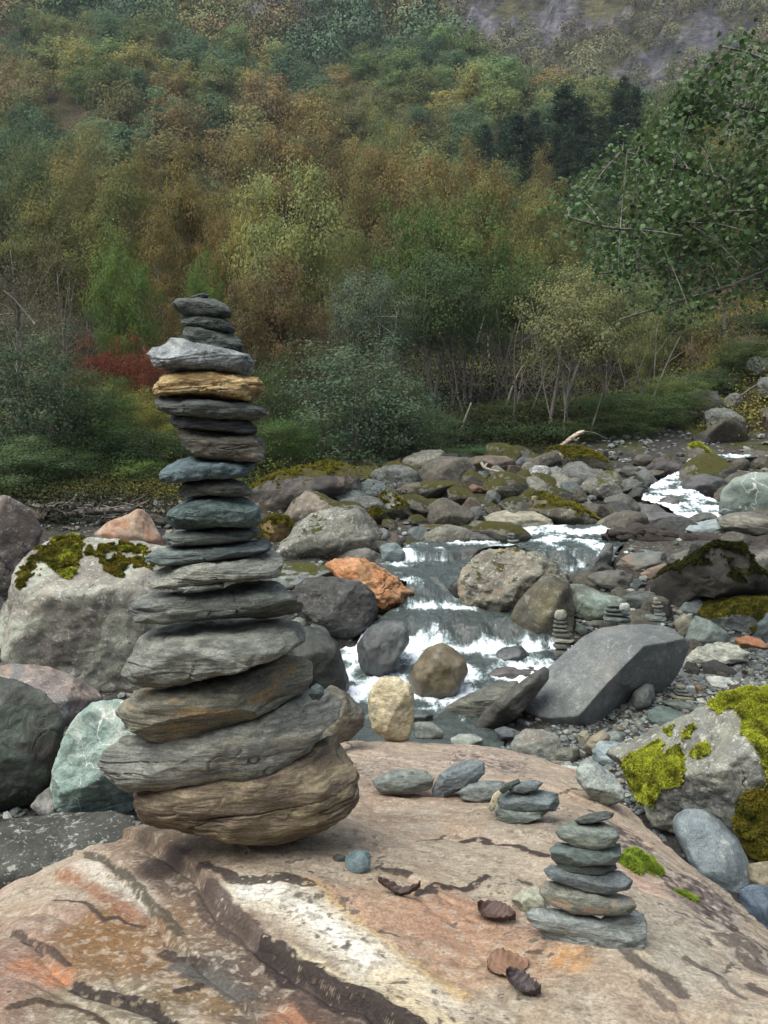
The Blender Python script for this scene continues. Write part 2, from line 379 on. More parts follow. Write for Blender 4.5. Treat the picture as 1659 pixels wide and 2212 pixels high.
def build_boulder():
    nc = 880; Yr = np.concatenate([np.linspace(.45, 1.0, 60), np.geomspace(1.0, 3.9, 1080)[1:]]); nr = len(Yr); cc = np.linspace(-1, 1, nc)
    X = cc[None, :] * (.55 * Yr[:, None] + .55) + .08; YY = np.repeat(Yr[:, None], nc, 1)
    Q = np.stack([X.ravel(), YY.ravel()], 1)
    z, ins = boulder_z(Q); z = np.maximum(z, .0)
    q = np.stack([Q[:, 0], Q[:, 1], z * 2.2], 1)
    wob = np.stack([noise(q * 16, 3), noise(q * 16, 4)], 1) * .010 + np.stack([noise(q * 60, 5), noise(q * 60, 6)], 1) * .002
    W = Q + wob; n1 = fbm(q * 7, 4, 41); n2 = fbm(q * 40, 4, 42); n3 = fbm(q * 2.2, 3, 43); n4 = fbm(q * 85, 2, 44)
    C = np.zeros((len(Q), 3)) + np.array([.35, .275, .205])
    def pt(col, f):
        nonlocal C
        C = C + (np.array(col) - C) * np.clip(f, 0, 1)[:, None]
    def blob(tagc, c, r, col, s=1.0, sx=1.0):
        p = PL(tagc, [c])[0]; d = np.hypot((Q[:, 0] - p[0]) / sx, Q[:, 1] - p[1]) + n1 * r * .35
        pt(col, s * smooth(r, r * .35, d))
    def line(tagc, pts, wd, col, s=1.0, soft=.5, rag=.5):
        if sum(col) < .22: soft = max(soft, .72); wd = wd * .85
        d, _ = dline(W, PL(tagc, pts)); d = d + n1 * wd * rag * .45 + n2 * min(wd * rag * .5, .007) + n4 * min(wd * .3, .0035)
        f = smooth(wd, wd * soft, d)
        if sum(col) < .22: f = f * smooth(-.38, -.12, n4 * .9 + n2 * .9 + n1 * .3 + (f - .5) * .8)
        pt(col, s * f)
    pt((.30, .245, .20), smooth(.0, .5, n3)); pt((.40, .285, .205), smooth(.0, .55, -n3)); pt((.40, .34, .27), smooth(.1, .45, n1) * .7)
    # broad colour areas
    line('c4', [(560, 230), (700, 400), (820, 560), (930, 720), (1060, 860), (1300, 1060)], .115, (.19, .125, .09), .9, .35, .3)
    line('c4', [(620, 300), (720, 420), (800, 500), (900, 640), (1000, 760), (1180, 900)], .060, (.105, .075, .062), .75, .3, .5)
    line('c4', [(700, 640), (820, 780), (960, 900), (1080, 1040)], .05, (.10, .09, .075), .7, .3, .5)
    blob('c4', (150, 650), .24, (.33, .215, .165), .8); blob('c4', (90, 850), .20, (.31, .18, .135), .8); blob('c4', (20, 420), .14, (.42, .30, .24), .7)
    blob('c4', (480, 680), .13, (.235, .125, .048), .9, 1.2); blob('c4', (400, 620), .09, (.22, .11, .035), .8); blob('c4', (600, 780), .10, (.20, .105, .04), .7)
    blob('c4', (450, 930), .12, (.21, .185, .125), .85, 1.5); blob('c4', (650, 980), .07, (.17, .15, .11), .6)
    line('c4', [(330, 330), (420, 400), (520, 450), (600, 530)], .045, (.50, .45, .40), .9, .2)
    line('c4', [(250, 380), (370, 430), (450, 490), (560, 560), (640, 590)], .030, (.29, .12, .055), .8, .2)
    line('c4', [(100, 770), (180, 785), (230, 800)], .035, (.50, .20, .09), .85, .2)
    blob('c4', (1180, 960), .075, (.38, .17, .09), .85); blob('c4', (760, 560), .12, (.22, .14, .085), .8); blob('c4', (900, 620), .10, (.20, .135, .09), .7); blob('c4', (880, 760), .07, (.11, .095, .08), .7)
    blob('c4', (760, 850), .07, (.17, .10, .04), .8); blob('c4', (880, 900), .06, (.20, .12, .05), .7)
    blob('c3', (300, 1250), .17, (.42, .245, .16), .85, 1.3); blob('c3', (620, 1330), .17, (.38, .215, .14), .85); blob('c3', (800, 1480), .14, (.40, .24, .15), .7); blob('c3', (200, 1100), .14, (.42, .31, .22), .6)
    blob('c3', (700, 1000), .16, (.40, .34, .26), .7); blob('c3', (500, 500), .5, (.40, .31, .26), .5, 1.3); blob('c3', (400, 700), .18, (.30, .20, .15), .7, 1.5); blob('c3', (280, 820), .12, (.25, .18, .13), .7, 1.4)
    blob('c3', (1100, 1480), .05, (.48, .25, .09), .8); blob('c3', (1450, 1480), .02, (.55, .42, .18), .8); blob('c3', (920, 1370), .05, (.36, .22, .16), .6)
    blob('c3', (1500, 1250), .28, (.45, .38, .31), .75); blob('c3', (1440, 1110), .08, (.46, .29, .23), .7); blob('c3', (1600, 1480), .16, (.35, .33, .28), .7); blob('c4', (820, 250), .12, (.24, .17, .11), .7, 1.6)
    # white quartz tongue with a yellow edge
    tongue = [(1000, 500), (1150, 530), (1300, 620), (1450, 730), (1600, 850), (1760, 960)]
    line('c4', [(1230, 480), (1350, 560), (1450, 640), (1600, 750), (1700, 810), (1850, 900)], .034, (.56, .36, .12), .85, .1)
    line('c4', tongue, .072, (.62, .56, .47), .95, .45, .25); line('c4', tongue, .034, (.78, .76, .72), .85, .3)
    line('c4', [(1000, 650), (1150, 720), (1300, 800), (1450, 880), (1620, 960)], .018, (.62, .53, .36), .8, .3); line('c4', [(1600, 850), (1700, 960), (1800, 1060)], .07, (.62, .50, .32), .8, .3)
    line('c4', [(1180, 540), (1270, 530)], .03, (.36, .33, .28), .6)
    # fine mottling and pits
    pt((.52, .44, .36), smooth(.18, .5, n2) * .45); pt((.17, .115, .09), smooth(.28, .55, -n2) * .5); pt((.06, .045, .04), smooth(.42, .55, n4 * .7 + n1 * .35) * .75); pt((.075, .055, .05), smooth(.40, .55, n4 + n3 * .3) * .6); pt((.58, .50, .42), smooth(.45, .6, n4 - n3 * .3) * .5); pt((.055, .04, .04), smooth(.50, .62, n2 * .8 + n3 * .5) * .75)
    # dark crusts of lichen along the cracks
    dk = (.040, .028, .027)
    line('c4', [(230, 480), (330, 500), (420, 580), (470, 560), (560, 590)], .0065, dk, .85); line('c4', [(50, 620), (150, 690), (270, 750)], .010, dk, .8)
    line('c4', [(300, 830), (420, 870), (520, 890), (620, 930), (720, 1000), (800, 1060)], .0145, dk, .95, .6, .9)
    line('c4', [(60, 940), (150, 920), (280, 930), (400, 970), (470, 1050)], .011, (.07, .045, .03), .9, .5, .8)
    line('c4', [(340, 310), (440, 340), (520, 400), (570, 460), (640, 530), (720, 620)], .013, (.075, .065, .045), .9, .3, .8)
    blob('c4', (660, 340), .055, (.045, .03, .028), .95, 1.4); blob('c4', (620, 250), .05, (.08, .06, .05), .8, 1.3)
    line('c4', [(820, 380), (900, 420), (950, 460), (1050, 460), (1150, 450), (1240, 480)], .020, dk, .9, .5, 1.0)
    line('c4', [(820, 470), (870, 540), (930, 600), (1010, 650), (1060, 700)], .034, (.085, .06, .055), .9, .5, .9)
    line('c4', [(1060, 700), (1120, 740), (1190, 800), (1290, 850), (1400, 900), (1500, 940), (1560, 990), (1700, 1090)], .036, dk, .97, .55, .8)
    line('c4', [(1220, 880), (1300, 960), (1400, 1010), (1500, 1040)], .035, (.085, .058, .05), .8, .4, .8)
    line('c4', [(670, 680), (750, 720), (800, 760)], .022, dk, .85, .5, 1.0); line('c4', [(700, 740), (790, 770), (900, 820), (980, 860)], .024, (.10, .095, .09), .9, .4, .8)
    line('c4', [(730, 830), (800, 820)], .012, dk, .9); line('c4', [(820, 1040), (900, 1020), (1000, 1060)], .012, dk, .9)
    for p, wd, s in (([(610, 920), (680, 915), (760, 940), (850, 950), (920, 975), (1000, 990)], .013, .95), ([(380, 940), (430, 930), (500, 922), (530, 900)], .006, .8), ([(390, 1170), (460, 1130), (520, 1140), (600, 1130), (660, 1125), (720, 1105)], .016, .95),
                     ([(200, 1040), (270, 1060), (350, 1080)], .012, .9), ([(1060, 722), (1130, 690)], .007, .8), ([(1170, 790), (1215, 795)], .007, .9), ([(230, 1340), (320, 1365)], .008, .7), ([(850, 1115), (910, 1118)], .010, .8), ([(60, 480), (130, 520)], .006, .8),
                     ([(400, 820), (450, 835)], .006, .7), ([(850, 870), (900, 900)], .005, .6), ([(1270, 770), (1310, 785)], .010, .8), ([(1120, 700), (1160, 690)], .008, .7), ([(420, 1180), (470, 1160)], .016, .9), ([(900, 1440), (960, 1440)], .008, .8)):
        line('c3', p, wd, dk, s, .5, 1.1)
    for p, wd, s in (([(660, 1980), (760, 2060), (900, 2100), (960, 2160)], .026, .8), ([(1000, 1970), (1100, 2030), (1180, 2060)], .011, .8), ([(1200, 2010), (1260, 1980)], .007, .8), ([(1240, 1890), (1340, 1910), (1400, 2000), (1475, 2060)], .03, .75), ([(1390, 2120), (1475, 2180)], .025, .85),
                     ([(1150, 2040), (1250, 2140), (1330, 2200)], .018, .6), ([(780, 2180), (860, 2240)], .02, .6)):
        line('c8', p, wd, (.07, .052, .048), s, .3, 1.3)
    # mottled dark band on the right-hand flank
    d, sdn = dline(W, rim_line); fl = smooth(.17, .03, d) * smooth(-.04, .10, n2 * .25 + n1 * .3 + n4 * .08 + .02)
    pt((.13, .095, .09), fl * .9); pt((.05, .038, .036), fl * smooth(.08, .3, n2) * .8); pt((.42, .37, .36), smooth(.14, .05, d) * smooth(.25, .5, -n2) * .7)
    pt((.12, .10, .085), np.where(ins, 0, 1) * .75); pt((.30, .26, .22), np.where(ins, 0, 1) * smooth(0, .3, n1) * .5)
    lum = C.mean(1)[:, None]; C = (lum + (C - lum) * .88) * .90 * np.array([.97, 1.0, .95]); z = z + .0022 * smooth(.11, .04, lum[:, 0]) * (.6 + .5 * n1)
    V = np.stack([Q[:, 0], Q[:, 1], z], 1)
    i = np.arange(nr * nc).reshape(nr, nc); F = np.stack([i[:-1, :-1], i[:-1, 1:], i[1:, 1:], i[1:, :-1]], -1).reshape(-1, 4)
    keep = z[F].max(1) > .02; F = F[keep]
    s = NT("boulder stone"); a = s.n("VertexColor"); a.layer_name = "Col"; tc = s.n("TexCoord"); P = tc.outputs["Object"]
    f1 = s.noise(P, 160, 5, .7); f2 = s.noise(s.mapping(P, (1, 2.2, 1), (0, 0, R(27))), 38, 6, .65, .5)
    c = s.mix(.75, a.outputs[0], s.mix(s.ramp(f1, .3, .72), (.62, .60, .58), (1.36, 1.36, 1.36)), 'MULTIPLY')
    c = s.mix(.6, c, s.mix(s.ramp(f2, .3, .7), (.7, .68, .66), (1.25, 1.25, 1.25)), 'MULTIPLY')
    s.put(s.b.inputs["Base Color"], c); s.put(s.b.inputs["Roughness"], s.ramp(f2, .2, .8, .6, .85)); s.b.inputs["Specular IOR Level"].default_value = .3
    pit = s.noise(P, 420, 3, .6); s.put(s.b.inputs["Normal"], s.bump(s.math('ADD', s.math('ADD', f2, s.math('MULTIPLY', f1, .5)), s.math('MULTIPLY', pit, .2)), .9, .007))
    V0 = V - np.array([0, 1.8, 0])
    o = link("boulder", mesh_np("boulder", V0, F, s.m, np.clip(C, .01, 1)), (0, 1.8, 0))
    tag(o, "huge flat-topped tan and rust stained boulder carrying the stone stacks", "boulder")
    return V, F
BV, BF = build_boulder()

# ================================================================ the tall cairn
def G(v, t=(1, 1, 1)): return tuple(v * k for k in t)
grey = (.20, .20, .19); warm = (.25, .225, .19); blue = (.115, .145, .155); dark = (.075, .08, .08); teal = (.11, .145, .145)
schist = lambda c1, c2=None, sz=.2, c3=None, **k: rock_mat(c1, c2, strata=k.pop('st', 1.0), sz=sz, c3=c3, **k)
STACK = [
 ([(410, 641), (440, 632), (452, 637), (448, 644), (415, 649)], schist((.06, .065, .06), sz=.05), "thin dark chip lying on the very top of the tall cairn", 0.02),
 ([(374, 655), (385, 646), (431, 644), (466, 646), (490, 659), (501, 673), (498, 685), (466, 689), (431, 686), (396, 682), (378, 668)], schist((.085, .09, .085), (.06, .066, .062), .1, st=.5), "smooth dark grey oval stone under the top chip of the tall cairn", 0),
 ([(391, 690), (403, 680), (417, 677), (449, 681), (487, 688), (506, 708), (506, 719), (487, 719), (438, 713), (407, 709), (393, 699)], schist((.12, .13, .125), (.06, .07, .065), .1), "thin tilted wedge stone, third from the top of the tall cairn", 0),
 ([(395, 723), (403, 706), (431, 707), (466, 713), (501, 719), (522, 736), (525, 760), (501, 764), (466, 756), (431, 744), (400, 737)], schist((.10, .11, .105), (.07, .08, .075), .1, st=.4), "smooth grey green stone resting on the pale blocky stone of the tall cairn", 0),
 ([(322, 766), (336, 752), (361, 745), (373, 731), (396, 733), (466, 748), (501, 757), (536, 765), (549, 780), (545, 801), (533, 812), (487, 809), (445, 803), (368, 803), (337, 792), (328, 781)], rock_mat((.24, .25, .27), (.13, .135, .155), sz=.12, c3=(.34, .35, .36), lichen=.5), "pale bluish blocky stone just above the golden stone in the tall cairn", 0),
 ([(331, 843), (340, 825), (358, 809), (386, 801), (438, 796), (466, 800), (526, 812), (557, 816), (573, 836), (564, 857), (547, 872), (501, 869), (431, 858), (361, 855), (335, 852)], schist((.48, .33, .17), (.20, .12, .045), .13, c3=(.55, .45, .30), st=.45), "golden tan stone in the upper half of the tall cairn", 0),
 ([(338, 867), (342, 857), (361, 851), (417, 855), (466, 863), (536, 869), (576, 885), (575, 897), (554, 909), (519, 908), (466, 905), (413, 898), (361, 894), (344, 881)], schist((.13, .135, .135), (.07, .07, .07), .13), "long layered grey slab directly under the golden stone of the tall cairn", 0),
 ([(365, 905), (379, 893), (403, 888), (431, 893), (463, 901), (501, 904), (536, 907), (554, 923), (550, 940), (526, 943), (466, 932), (417, 925), (379, 922)], schist((.16, .16, .175), (.045, .045, .05), .12), "dark slab with pale knobs lying on the brown block of the tall cairn", 0),
 ([(386, 928), (396, 921), (449, 922), (501, 933), (554, 940), (571, 951), (573, 979), (564, 1000), (519, 1000), (466, 994), (417, 990), (400, 965), (389, 944)], schist((.155, .135, .115), (.09, .078, .065), .14, c3=(.24, .21, .18), st=.6), "thick square cut brown block at mid height of the tall cairn", 0),
 ([(346, 1023), (354, 1010), (379, 996), (412, 984), (431, 989), (463, 993), (487, 990), (536, 991), (555, 1002), (547, 1016), (526, 1031), (484, 1036), (449, 1034), (396, 1040), (361, 1042), (349, 1033)], schist((.11, .15, .175), (.08, .105, .125), .12, st=.35), "blue stone pointed at both ends in the middle of the tall cairn", 0),
 ([(384, 1056), (396, 1042), (417, 1033), (459, 1029), (501, 1034), (529, 1045), (545, 1063), (541, 1074), (501, 1074), (449, 1070), (403, 1076), (387, 1070)], schist((.14, .135, .12), (.075, .075, .07), .1, st=.5), "small brownish grey stone on top of the thick teal stone of the tall cairn", 0),
 ([(361, 1115), (368, 1098), (403, 1077), (438, 1065), (484, 1064), (519, 1070), (547, 1086), (562, 1105), (563, 1130), (547, 1142), (466, 1138), (417, 1145), (379, 1140), (363, 1126)], rock_mat((.115, .155, .155), (.075, .10, .105), strata=.3, sz=.14, c3=(.15, .19, .185)), "thick rounded teal green stone in the middle of the tall cairn", 0),
 ([(351, 1156), (361, 1149), (403, 1142), (466, 1136), (522, 1138), (561, 1142), (562, 1160), (536, 1170), (487, 1174), (417, 1177), (372, 1176), (358, 1165)], schist((.16, .17, .165), (.085, .095, .095), .12), "flat grey slab just below the thick teal stone of the tall cairn", 0),
 ([(317, 1196), (333, 1184), (379, 1176), (431, 1173), (484, 1174), (536, 1170), (575, 1168), (589, 1182), (585, 1195), (536, 1205), (466, 1211), (389, 1219), (340, 1217), (321, 1207)], schist((.15, .175, .175), (.095, .11, .115), .13), "bluish slab with a wavy edge, second below the thick teal stone of the tall cairn", 0),
 ([(323, 1238), (337, 1226), (372, 1215), (449, 1208), (536, 1204), (571, 1197), (592, 1190), (610, 1200), (615, 1217), (606, 1245), (596, 1254), (550, 1256), (466, 1261), (379, 1268), (333, 1264), (324, 1249)], schist((.27, .26, .23), (.15, .15, .145), .13), "pale layered slab with a rounded right end in the lower half of the tall cairn", 0),
 ([(380, 1266), (431, 1260), (487, 1259), (482, 1272), (431, 1279), (396, 1279)], schist((.19, .20, .19), sz=.07), "thin pale wedge stone squeezed between two slabs of the tall cairn", -.07),
 ([(284, 1305), (300, 1285), (330, 1270), (400, 1273), (480, 1270), (540, 1258), (600, 1258), (632, 1288), (656, 1315), (652, 1330), (620, 1340), (560, 1340), (500, 1338), (440, 1339), (350, 1340), (300, 1335)], schist((.17, .172, .165), (.10, .104, .10), .15, c3=(.22, .215, .19)), "wide grey slab with both ends tapering, fifth from the bottom of the tall cairn", 0),
 ([(272, 1444), (288, 1400), (302, 1368), (330, 1352), (394, 1334), (454, 1330), (534, 1334), (610, 1342), (654, 1356), (666, 1376), (658, 1400), (626, 1418), (578, 1436), (522, 1450), (418, 1466), (354, 1475), (302, 1465)], schist((.19, .185, .17), (.13, .13, .12), .18, c3=(.24, .23, .21), st=.6), "big grey slab tilted to show its top, fourth from the tall cairn's bottom", 0),
 ([(256, 1520), (286, 1496), (294, 1480), (330, 1470), (418, 1456), (514, 1440), (618, 1424), (666, 1432), (680, 1452), (678, 1484), (654, 1510), (594, 1538), (514, 1568), (434, 1594), (386, 1598), (326, 1588), (294, 1568), (274, 1540)], schist((.24, .22, .18), (.15, .14, .12), .2, c3=(.30, .20, .11)), "ochre streaked tilted slab, third from the bottom of the tall cairn", 0),
 ([(228, 1624), (242, 1604), (274, 1576), (294, 1570), (386, 1590), (474, 1570), (594, 1530), (666, 1504), (730, 1512), (748, 1540), (742, 1568), (698, 1592), (666, 1636), (610, 1674), (546, 1692), (474, 1686), (354, 1692), (286, 1684), (254, 1660), (238, 1648)], schist((.235, .228, .21), (.145, .14, .135), .22, c3=(.28, .25, .21)), "widest pale grey slab of the tall cairn, second from the bottom", 0),
 ([(292, 1684), (354, 1680), (474, 1672), (554, 1676), (618, 1658), (670, 1624), (710, 1598), (734, 1604), (754, 1640), (774, 1664), (784, 1704), (782, 1744), (754, 1776), (694, 1804), (634, 1816), (554, 1822), (474, 1804), (386, 1780), (326, 1764), (302, 1744), (292, 1712)], schist((.23, .175, .125), (.12, .085, .065), .24, c3=(.31, .25, .15)), "thick brown and ochre bottom stone carrying the tall cairn", 0)]
for i, (p, m, lab, dy) in enumerate(STACK):
    n = len(STACK) - 1
    rock('d', p, m, lab, 100 + i, Y=1.70 + dy, name='cairn_stone', kind='flat', dr=.72, strata=(.9 if 'smooth' not in lab and 'thick rounded' not in lab and 'blue stone' not in lab else .35), amp=.022, lump=.07, cat='stone', group='stones stacked in the tall cairn', sub=6 if i < 2 else 7, dlim=.8 if 'tilted to show its top' in lab else .5)
rock('d', [(667, 1500), (672, 1484), (684, 1476), (698, 1484), (701, 1500), (690, 1512), (674, 1511)], schist(blue, sz=.03, st=.2), "small blue pebble perched on the right shoulder of the tall cairn's widest slab", 140, Y=1.68, name='pebble', cat='pebble', dr=.9, sub=5)
rock('d', [(292, 1476), (300, 1465), (322, 1464), (330, 1472), (326, 1480), (296, 1484)], rock_mat((.72, .72, .68), sz=.04), "bright white quartz chip wedged at the left side of the tall cairn", 141, Y=1.74, name='pebble', cat='pebble', sub=4)
# pebbles and stones lying on the boulder
rock('c3', [(55, 1010), (75, 985), (120, 975), (165, 980), (178, 1000), (172, 1055), (130, 1080), (80, 1075), (58, 1045)], rock_mat((.16, .205, .23), (.13, .17, .19), sz=.05, rough=.7), "smooth pale blue pebble on the boulder beside the tall cairn's foot", 142, Y=1.63, name='pebble', cat='pebble', dr=.9, lump=.05, amp=.012, sub=6)
rock('d', [(718, 1852), (728, 1845), (745, 1848), (748, 1864), (735, 1868), (722, 1865)], schist(dark, sz=.04, st=.2), "little dark pebble behind the pale blue pebble", 143, Y=1.64, name='pebble', cat='pebble', sub=5)
SM = [  # the small cairn near the right
 ([(1242, 1777), (1256, 1767), (1279, 1757), (1307, 1749), (1326, 1751), (1321, 1763), (1279, 1779), (1251, 1786)], schist((.085, .09, .09), sz=.04, st=.3), "thin dark stone tilted on the top of the small foreground cairn"),
 ([(1199, 1805), (1214, 1788), (1251, 1777), (1298, 1773), (1330, 1781), (1337, 1798), (1326, 1818), (1293, 1832), (1242, 1831), (1209, 1818)], schist((.17, .185, .17), (.12, .135, .13), .06, c3=(.22, .23, .20), st=.5), "greenish grey stone just under the tilted top stone of the small foreground cairn"),
 ([(1187, 1844), (1204, 1828), (1246, 1826), (1298, 1826), (1337, 1810), (1340, 1840), (1326, 1858), (1279, 1866), (1232, 1874), (1195, 1866)], schist((.115, .14, .14), (.09, .11, .115), .06, c3=(.15, .165, .16), st=.4), "teal grey slab, third from the top of the small foreground cairn"),
 ([(1193, 1865), (1232, 1869), (1279, 1861), (1326, 1853), (1332, 1868), (1298, 1884), (1260, 1889), (1214, 1886)], schist((.105, .12, .12), sz=.05, st=.5), "thin dark slab hidden in the middle of the small foreground cairn"),
 ([(1174, 1893), (1190, 1880), (1223, 1880), (1279, 1882), (1335, 1872), (1365, 1889), (1358, 1907), (1312, 1925), (1274, 1925), (1223, 1917), (1186, 1909)], schist((.145, .16, .175), (.10, .11, .125), .07, st=.4), "bluish grey wide slab in the middle of the small foreground cairn"),
 ([(1165, 1933), (1176, 1917), (1223, 1912), (1274, 1920), (1321, 1919), (1363, 1926), (1372, 1942), (1358, 1961), (1302, 1971), (1242, 1976), (1186, 1964), (1167, 1947)], schist((.20, .19, .165), (.14, .145, .135), .07, c3=(.27, .17, .12), st=.4), "brown stained rounded slab, second from the bottom of the small foreground cairn"),
 ([(1133, 1984), (1153, 1973), (1204, 1967), (1270, 1969), (1312, 1980), (1314, 1998), (1270, 2012), (1209, 2019), (1162, 2014), (1139, 1998)], schist((.24, .25, .255), (.17, .18, .19), .07, st=.5), "pale blue grey stone sticking out left at the foot of the small foreground cairn")]
for i, (p, m, lab) in enumerate(SM):
    rock('d', p, m, lab, 170 + i, Y=1.395, name='cairn_stone', kind='flat', dr=.75, strata=.35, amp=.02, lump=.05, cat='stone', group='stones of the small foreground cairn', sub=6)
rock('d', [(1167, 2020), (1214, 2012), (1270, 2004), (1300, 1985), (1312, 1968), (1363, 1961), (1386, 1959), (1393, 1989), (1389, 2031), (1354, 2055), (1316, 2050), (1260, 2058), (1209, 2054), (1176, 2044)], schist((.23, .235, .235), (.14, .145, .15), .09, c3=(.28, .28, .275)), "large layered grey stone lying on the boulder as base of the small foreground cairn", 180, Y=1.40, name='cairn_stone', kind='flat', dr=.7, strata=.9, amp=.03, cat='stone', group='stones of the small foreground cairn', sub=6)
rock('d', [(1104, 1947), (1125, 1924), (1158, 1914), (1180, 1930), (1175, 1966), (1130, 1972)], rock_mat((.34, .32, .26), (.25, .24, .2), sz=.06, lichen=.4), "flat pale stone lying behind the foot of the small foreground cairn", 181, Y=1.53, name='stone', kind='flat', cat='stone', sub=5, dr=.8)
ROW = [
 ([(803, 1686), (840, 1667), (873, 1662), (920, 1665), (938, 1681), (931, 1704), (906, 1710), (859, 1713), (822, 1712), (808, 1700)], schist((.185, .195, .185), (.12, .13, .125), .08, c3=(.25, .25, .23)), "layered grey slab lying leftmost in the row of slabs on the boulder", 2.22),
 ([(931, 1709), (948, 1676), (980, 1653), (1018, 1641), (1046, 1646), (1048, 1667), (1027, 1690), (990, 1708), (957, 1725), (936, 1722)], schist((.165, .18, .20), (.11, .12, .135), .08, st=.5), "smooth blue grey slab leaning up in the row of slabs on the boulder", 2.20),
 ([(989, 1716), (1008, 1695), (1046, 1686), (1088, 1686), (1094, 1704), (1074, 1730), (1036, 1734), (999, 1730)], schist((.20, .205, .205), (.13, .14, .14), .08, st=.4), "flat grey slab between the leaning slab and the little pile", 2.15),
 ([(1078, 1709), (1092, 1693), (1120, 1681), (1124, 1688), (1102, 1704), (1088, 1716)], schist((.07, .085, .075), sz=.03), "narrow dark green sliver at the top left of the little slab pile", 2.02),
 ([(1097, 1704), (1125, 1690), (1153, 1683), (1174, 1688), (1158, 1706), (1130, 1714), (1102, 1713)], schist((.15, .165, .18), (.10, .11, .12), .05, st=.4), "pointed blue grey chip on top of the little slab pile", 2.02),
 ([(1074, 1732), (1088, 1714), (1125, 1710), (1162, 1704), (1204, 1709), (1208, 1728), (1200, 1746), (1153, 1753), (1106, 1757), (1078, 1750)], schist((.155, .175, .19), (.10, .115, .125), .07, st=.6), "broad blue grey slab in the middle of the little slab pile", 2.02),
 ([(1067, 1753), (1078, 1742), (1106, 1750), (1153, 1747), (1186, 1746), (1167, 1765), (1130, 1781), (1097, 1782), (1074, 1772)], schist((.20, .215, .195), (.12, .14, .135), .06), "greenish layered stone at the bottom of the little slab pile", 2.00),
 ([(1055, 1746), (1064, 1718), (1076, 1707), (1083, 1714), (1071, 1742), (1062, 1756)], rock_mat((.55, .47, .36), sz=.03), "thin cream coloured sliver leaning against the little slab pile", 1.985)]
for i, (p, m, lab, Y) in enumerate(ROW):
    rock('d', p, m, lab, 190 + i, Y=Y, name='slab', kind='flat', dr=.6, strata=.7 if 'layered' in lab else .3, amp=.02, lump=.06, cat='stone', group='slabs lying on the boulder', sub=6)
rock('d', [(1243, 1667), (1256, 1653), (1293, 1653), (1326, 1672), (1349, 1704), (1347, 1723), (1307, 1742), (1274, 1722), (1246, 1692)], rock_mat((.24, .255, .25), (.155, .17, .17), sz=.1, lichen=.6, c3=(.31, .32, .30)), "rounded speckled grey stone on the boulder's far edge at the right", 205, Y=2.36, name='stone', cat='stone', dr=.8, sub=6)
rock('c5', [(605, 1420), (612, 1390), (640, 1340), (680, 1310), (760, 1308), (840, 1350), (855, 1420), (850, 1570), (830, 1640), (780, 1655), (700, 1640), (630, 1590), (608, 1500)], rock_mat((.52, .44, .32), (.42, .33, .22), strata=.25, sz=.14, c3=(.26, .22, .165)), "cream and tan upright blocky stone standing alone on the boulder", 206, Y=2.93, name='standing_stone', cat='stone', dr=.85, lump=.05, planes=[(-.2, -.8, .5, .7), (.5, -.8, -.1, .72), (0, 0, -1, .9)], sub=6, lo=.85)
rock('d', [(690, 1500), (716, 1480), (754, 1500), (788, 1540), (786, 1570), (754, 1600), (700, 1610)], rock_mat((.17, .145, .12), (.12, .105, .09), sz=.12, strata=.3), "brownish grey stone on the boulder edge behind the tall cairn", 207, Y=2.75, name='stone', cat='stone', sub=6)
# fallen leaves
def leaf_mat(c):
    s = NT("dead leaf"); tc = s.n("TexCoord"); n = s.noise(tc.outputs["Object"], 60, 4); s.put(s.b.inputs["Base Color"], s.mix(n, c, tuple(v * .45 for v in c))); s.b.inputs["Roughness"].default_value = .6
    s.put(s.b.inputs["Normal"], s.bump(s.noise(tc.outputs["Object"], 140, 3), .5, .002)); return s.m
def dead_leaf(px, py, L, W, ang, curl, c, label, seed, stem=1):
    p = bxy(px, py); z0 = bz(p[0], p[1]); rng = np.random.default_rng(seed); n, m = 28, 15
    t = np.linspace(0, 1, n); hw = W / 2 * np.sin(np.pi * t ** .8) ** .7 * (1 + .10 * np.abs(np.sin(t * 27)))
    a = math.radians(ang); ca, sa = math.cos(a), math.sin(a); V = []
    for i in range(n):
        for k in np.linspace(-1, 1, m):
            x = (t[i] - .5) * L; y = hw[i] * k; z = curl * (k * k * W * .55 + (t[i] - .5) ** 2 * L * .9) + .0016 * math.sin(abs(k) * 9 - t[i] * 40) + .003 * math.sin(x * 90 + seed) + .001 * rng.normal()
            X, Yy = p[0] + x * ca - y * sa, p[1] + x * sa + y * ca
            V.append((X, Yy, 0 + z))
    V = np.array(V); V[:, 2] += boulder_z(V[:, :2])[0].max() * .35 + z0 * .65 + .003
    V = V - np.array([p[0], p[1], z0]); i = np.arange(n * m).reshape(n, m)
    F = np.stack([i[:-1, :-1], i[:-1, 1:], i[1:, 1:], i[1:, :-1]], -1).reshape(-1, 4)
    o = link("fallen_leaf", mesh_np("leaf_blade", V, F, leaf_mat(c)), (p[0], p[1], z0)); md = o.modifiers.new("t", 'SOLIDIFY'); md.thickness = .0006
    tag(o, label, "leaf")
    return o
dead_leaf(1072, 1988, .075, .050, -25, .55, (.085, .045, .035), "curled dark brown leaf left of the small foreground cairn", 1)
dead_leaf(1098, 2080, .075, .062, 10, .12, (.23, .13, .08), "flat tan brown leaf lying in front of the curled leaf", 2)
dead_leaf(1130, 2140, .062, .038, -35, .7, (.05, .035, .035), "shrivelled almost black leaf nearest to the camera", 3)
dead_leaf(862, 1936, .085, .022, -14, .9, (.06, .035, .028), "narrow rolled dark leaf in the crack at the boulder's middle", 4)
